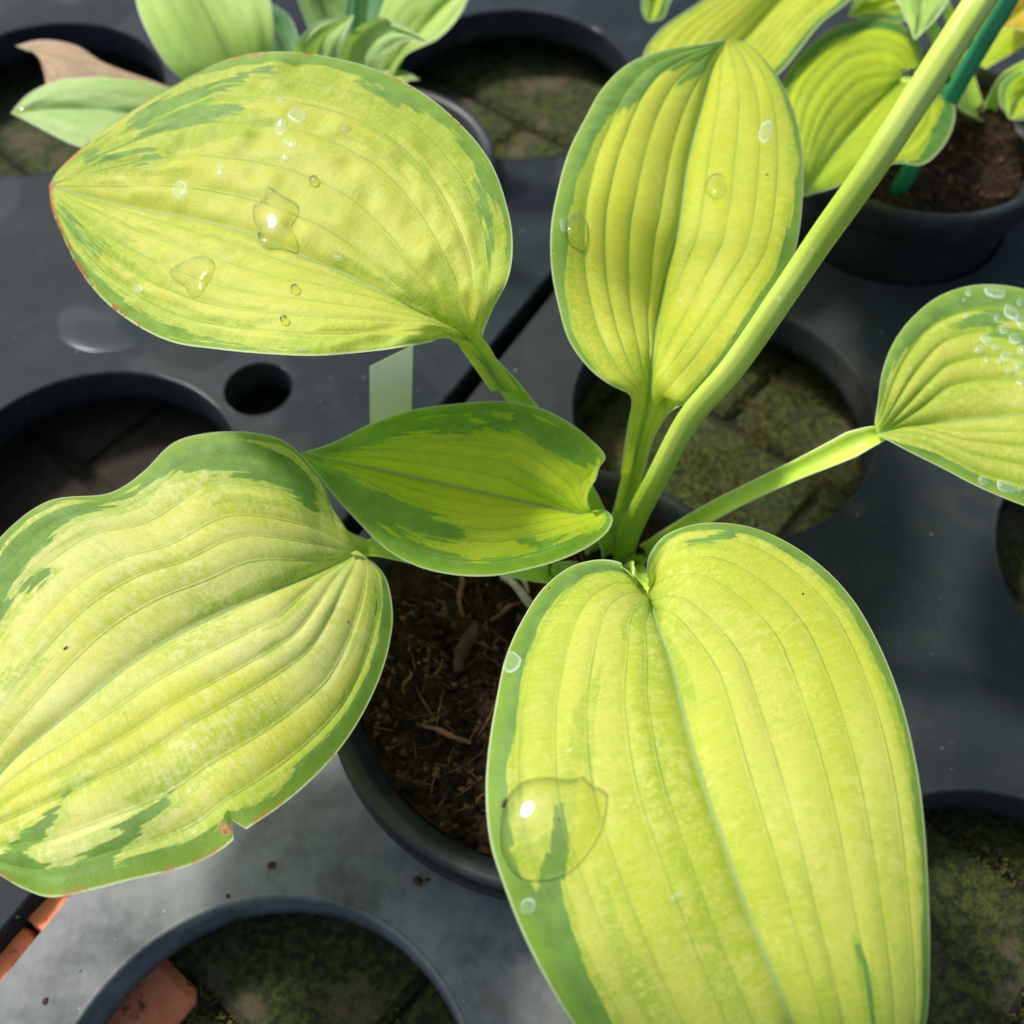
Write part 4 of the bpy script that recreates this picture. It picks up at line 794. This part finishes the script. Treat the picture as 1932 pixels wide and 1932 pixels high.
# brick fragments and grit
def fragment(u, v, sx, sy, top, rot, label, seed):
    r_ = np.random.default_rng(seed); bm = bmesh.new(); bmesh.ops.create_cube(bm, size=1)
    bmesh.ops.subdivide_edges(bm, edges=bm.edges[:], cuts=5, use_grid_fill=True)
    c = W(u, v, top); h = top-GZ
    V = np.array([q.co[:] for q in bm.verts]); fs = [[q.index for q in fc.verts] for fc in bm.faces]; bm.free()
    V = V*[sx, sy, h]; n_ = np.array([mnoise.noise_vector(Vector(q*160+seed)) for q in V])
    V = V*(1-.10*(np.linalg.norm(V/[sx, sy, h], axis=1)-.5)[:, None])+n_*.0022
    V = np.stack([V[:, 0]*math.cos(rot)-V[:, 1]*math.sin(rot), V[:, 0]*math.sin(rot)+V[:, 1]*math.cos(rot), V[:, 2]], 1)+[c[0], c[1], GZ+h/2]
    tag(mesh('brick_fragment', V, fs, M['brick_orange'], origin=(c[0], c[1], GZ)), label, 'brick', 'broken brick pieces in the gap between the trays')
fragment(88, 1712, .011, .012, -.008, R_(-35), 'small orange brick piece in the gap just below the tip of the lower left leaf', 3)
fragment(2, 1828, .016, .024, -.009, R_(-42), 'larger orange brick piece in the gap at the left border', 5)
def grit_on_trays():
    P = []
    holes = [(h[0][:2], h[1]+.004) for h in H_right+H_left]
    for k in range(900):
        x, y = rng.uniform(-.28, .30), rng.uniform(-.03, .52)
        if any(math.hypot(x-c[0], y-c[1]) < r for c, r in holes): continue
        sd_ = (x-GA[0])*GN[0]+(y-GA[1])*GN[1]
        if -.011 < sd_ < .013: continue
        P.append((x, y))
    ico = np.array([(0, 0, .8), (.9, 0, .1), (-.45, .8, .1), (-.5, -.75, .1)], float)
    V = []; F2 = []
    for k, (x, y) in enumerate(P):
        s_ = .00012+.00045*rng.random()**4; V.append(ico*(1+rng.uniform(-.4, .4, (4, 3)))*s_+[x, y, .0001]); F2 += [(4*k, 4*k+1, 4*k+2), (4*k, 4*k+2, 4*k+3), (4*k, 4*k+3, 4*k+1)]
    V = np.vstack(V); F2 = np.array(F2); h_ = len(F2)//2//3*3
    tag(mesh('grit', V, F2[:h_], M['grit'], smooth=False), 'fine pale grit scattered over the trays', 'grit', kind='stuff')
    tag(mesh('grit', V, F2[h_:], M['bark'], smooth=False), 'fine dark soil specks scattered over the trays', 'grit', kind='stuff')
grit_on_trays()

for (k_, u, v, s_, lb) in (('l5', 1515, 1121, .00028, 'dark speck on the right lobe of the lower right leaf'), ('l5', 1037, 1110, .0003, 'dark speck on the left lobe of the lower right leaf'), ('l6', 1447, 330, .00032, 'dark speck right of the midrib of the upper middle leaf'),
                           ('l3', 657, 1173, .0003, 'dark speck near the right edge of the lower left leaf'), ('l3', 90, 945, .00045, 'dark crumb on the upper rim of the lower left leaf'), ('l5', 1055, 1547, .00022, 'tiny dark speck inside the large pool of water')):
    p, _n = on(k_, u, v)
    if p is None: continue
    vv, ff = ellipsoid((0, 0, 0), (s_*1.3, s_, s_*.7), rng.uniform(0, 3), 6); tag(mesh('soil_crumb', vv+p, ff, M['bark'], origin=p), lb, 'crumb')
tp = W(46, 211, .0625); vv, ff = ellipsoid((0, 0, 0), (.0040, .0024, .0020), R_(10), 12)
tag(mesh('water_drop', vv+tp, ff, M['water'], origin=tp, attrs={'rad': np.zeros(len(vv))}), 'clear drop hanging at the tip of the grey-green pointed leaf', 'water drop')

# shallow puddles on the far left tray
def puddle(pts, label):
    q = crom([W(u, v, 0)*[1, 1, 0]+[0, 0, .00045] for u, v in pts+[pts[0]]], 61)[:-1]; c = q.mean(0); V = []
    for k, (r, z) in enumerate(((0, .0), (.5, .0), (.92, .0), (.98, -.0002), (1, -.00055))):
        V.append(c+(q-c)*r+[0, 0, z])
    V = np.vstack(V); o = mesh('puddle', V, quads(5, 60, True), M['puddle'], origin=c)
    if np.array(o.data.polygons[150].normal)[2] < 0: o.data.flip_normals()
    tag(o, label, 'puddle')
t = NT('puddle_water'); g = t.n('ShaderNodeBsdfGlossy', {'Roughness': .16, 'Color': (.85, .93, 1, 1)}).outputs[0]
fr = t.math('ADD', .010, t.math('MULTIPLY', .5, t.math('POWER', t.n('ShaderNodeLayerWeight', {'Blend': .5}).outputs['Facing'], 5.0)))
M['puddle'] = t.surf(t.n('ShaderNodeMixShader', {0: fr, 1: t.n('ShaderNodeBsdfTransparent', {'Color': (.88, .92, .96, 1)}).outputs[0], 2: g}).outputs[0])
puddle([(108, 600), (130, 575), (165, 565), (200, 580), (245, 600), (275, 630), (262, 655), (205, 668), (150, 662), (112, 640)], 'shallow puddle reflecting the sky on the far left tray, beside the upper left leaf')
if 0: puddle([(-30, 470), (10, 462), (60, 480), (100, 505), (118, 540), (90, 560), (60, 600), (20, 612), (-40, 600)], 'shallow puddle on the tray at the left border')
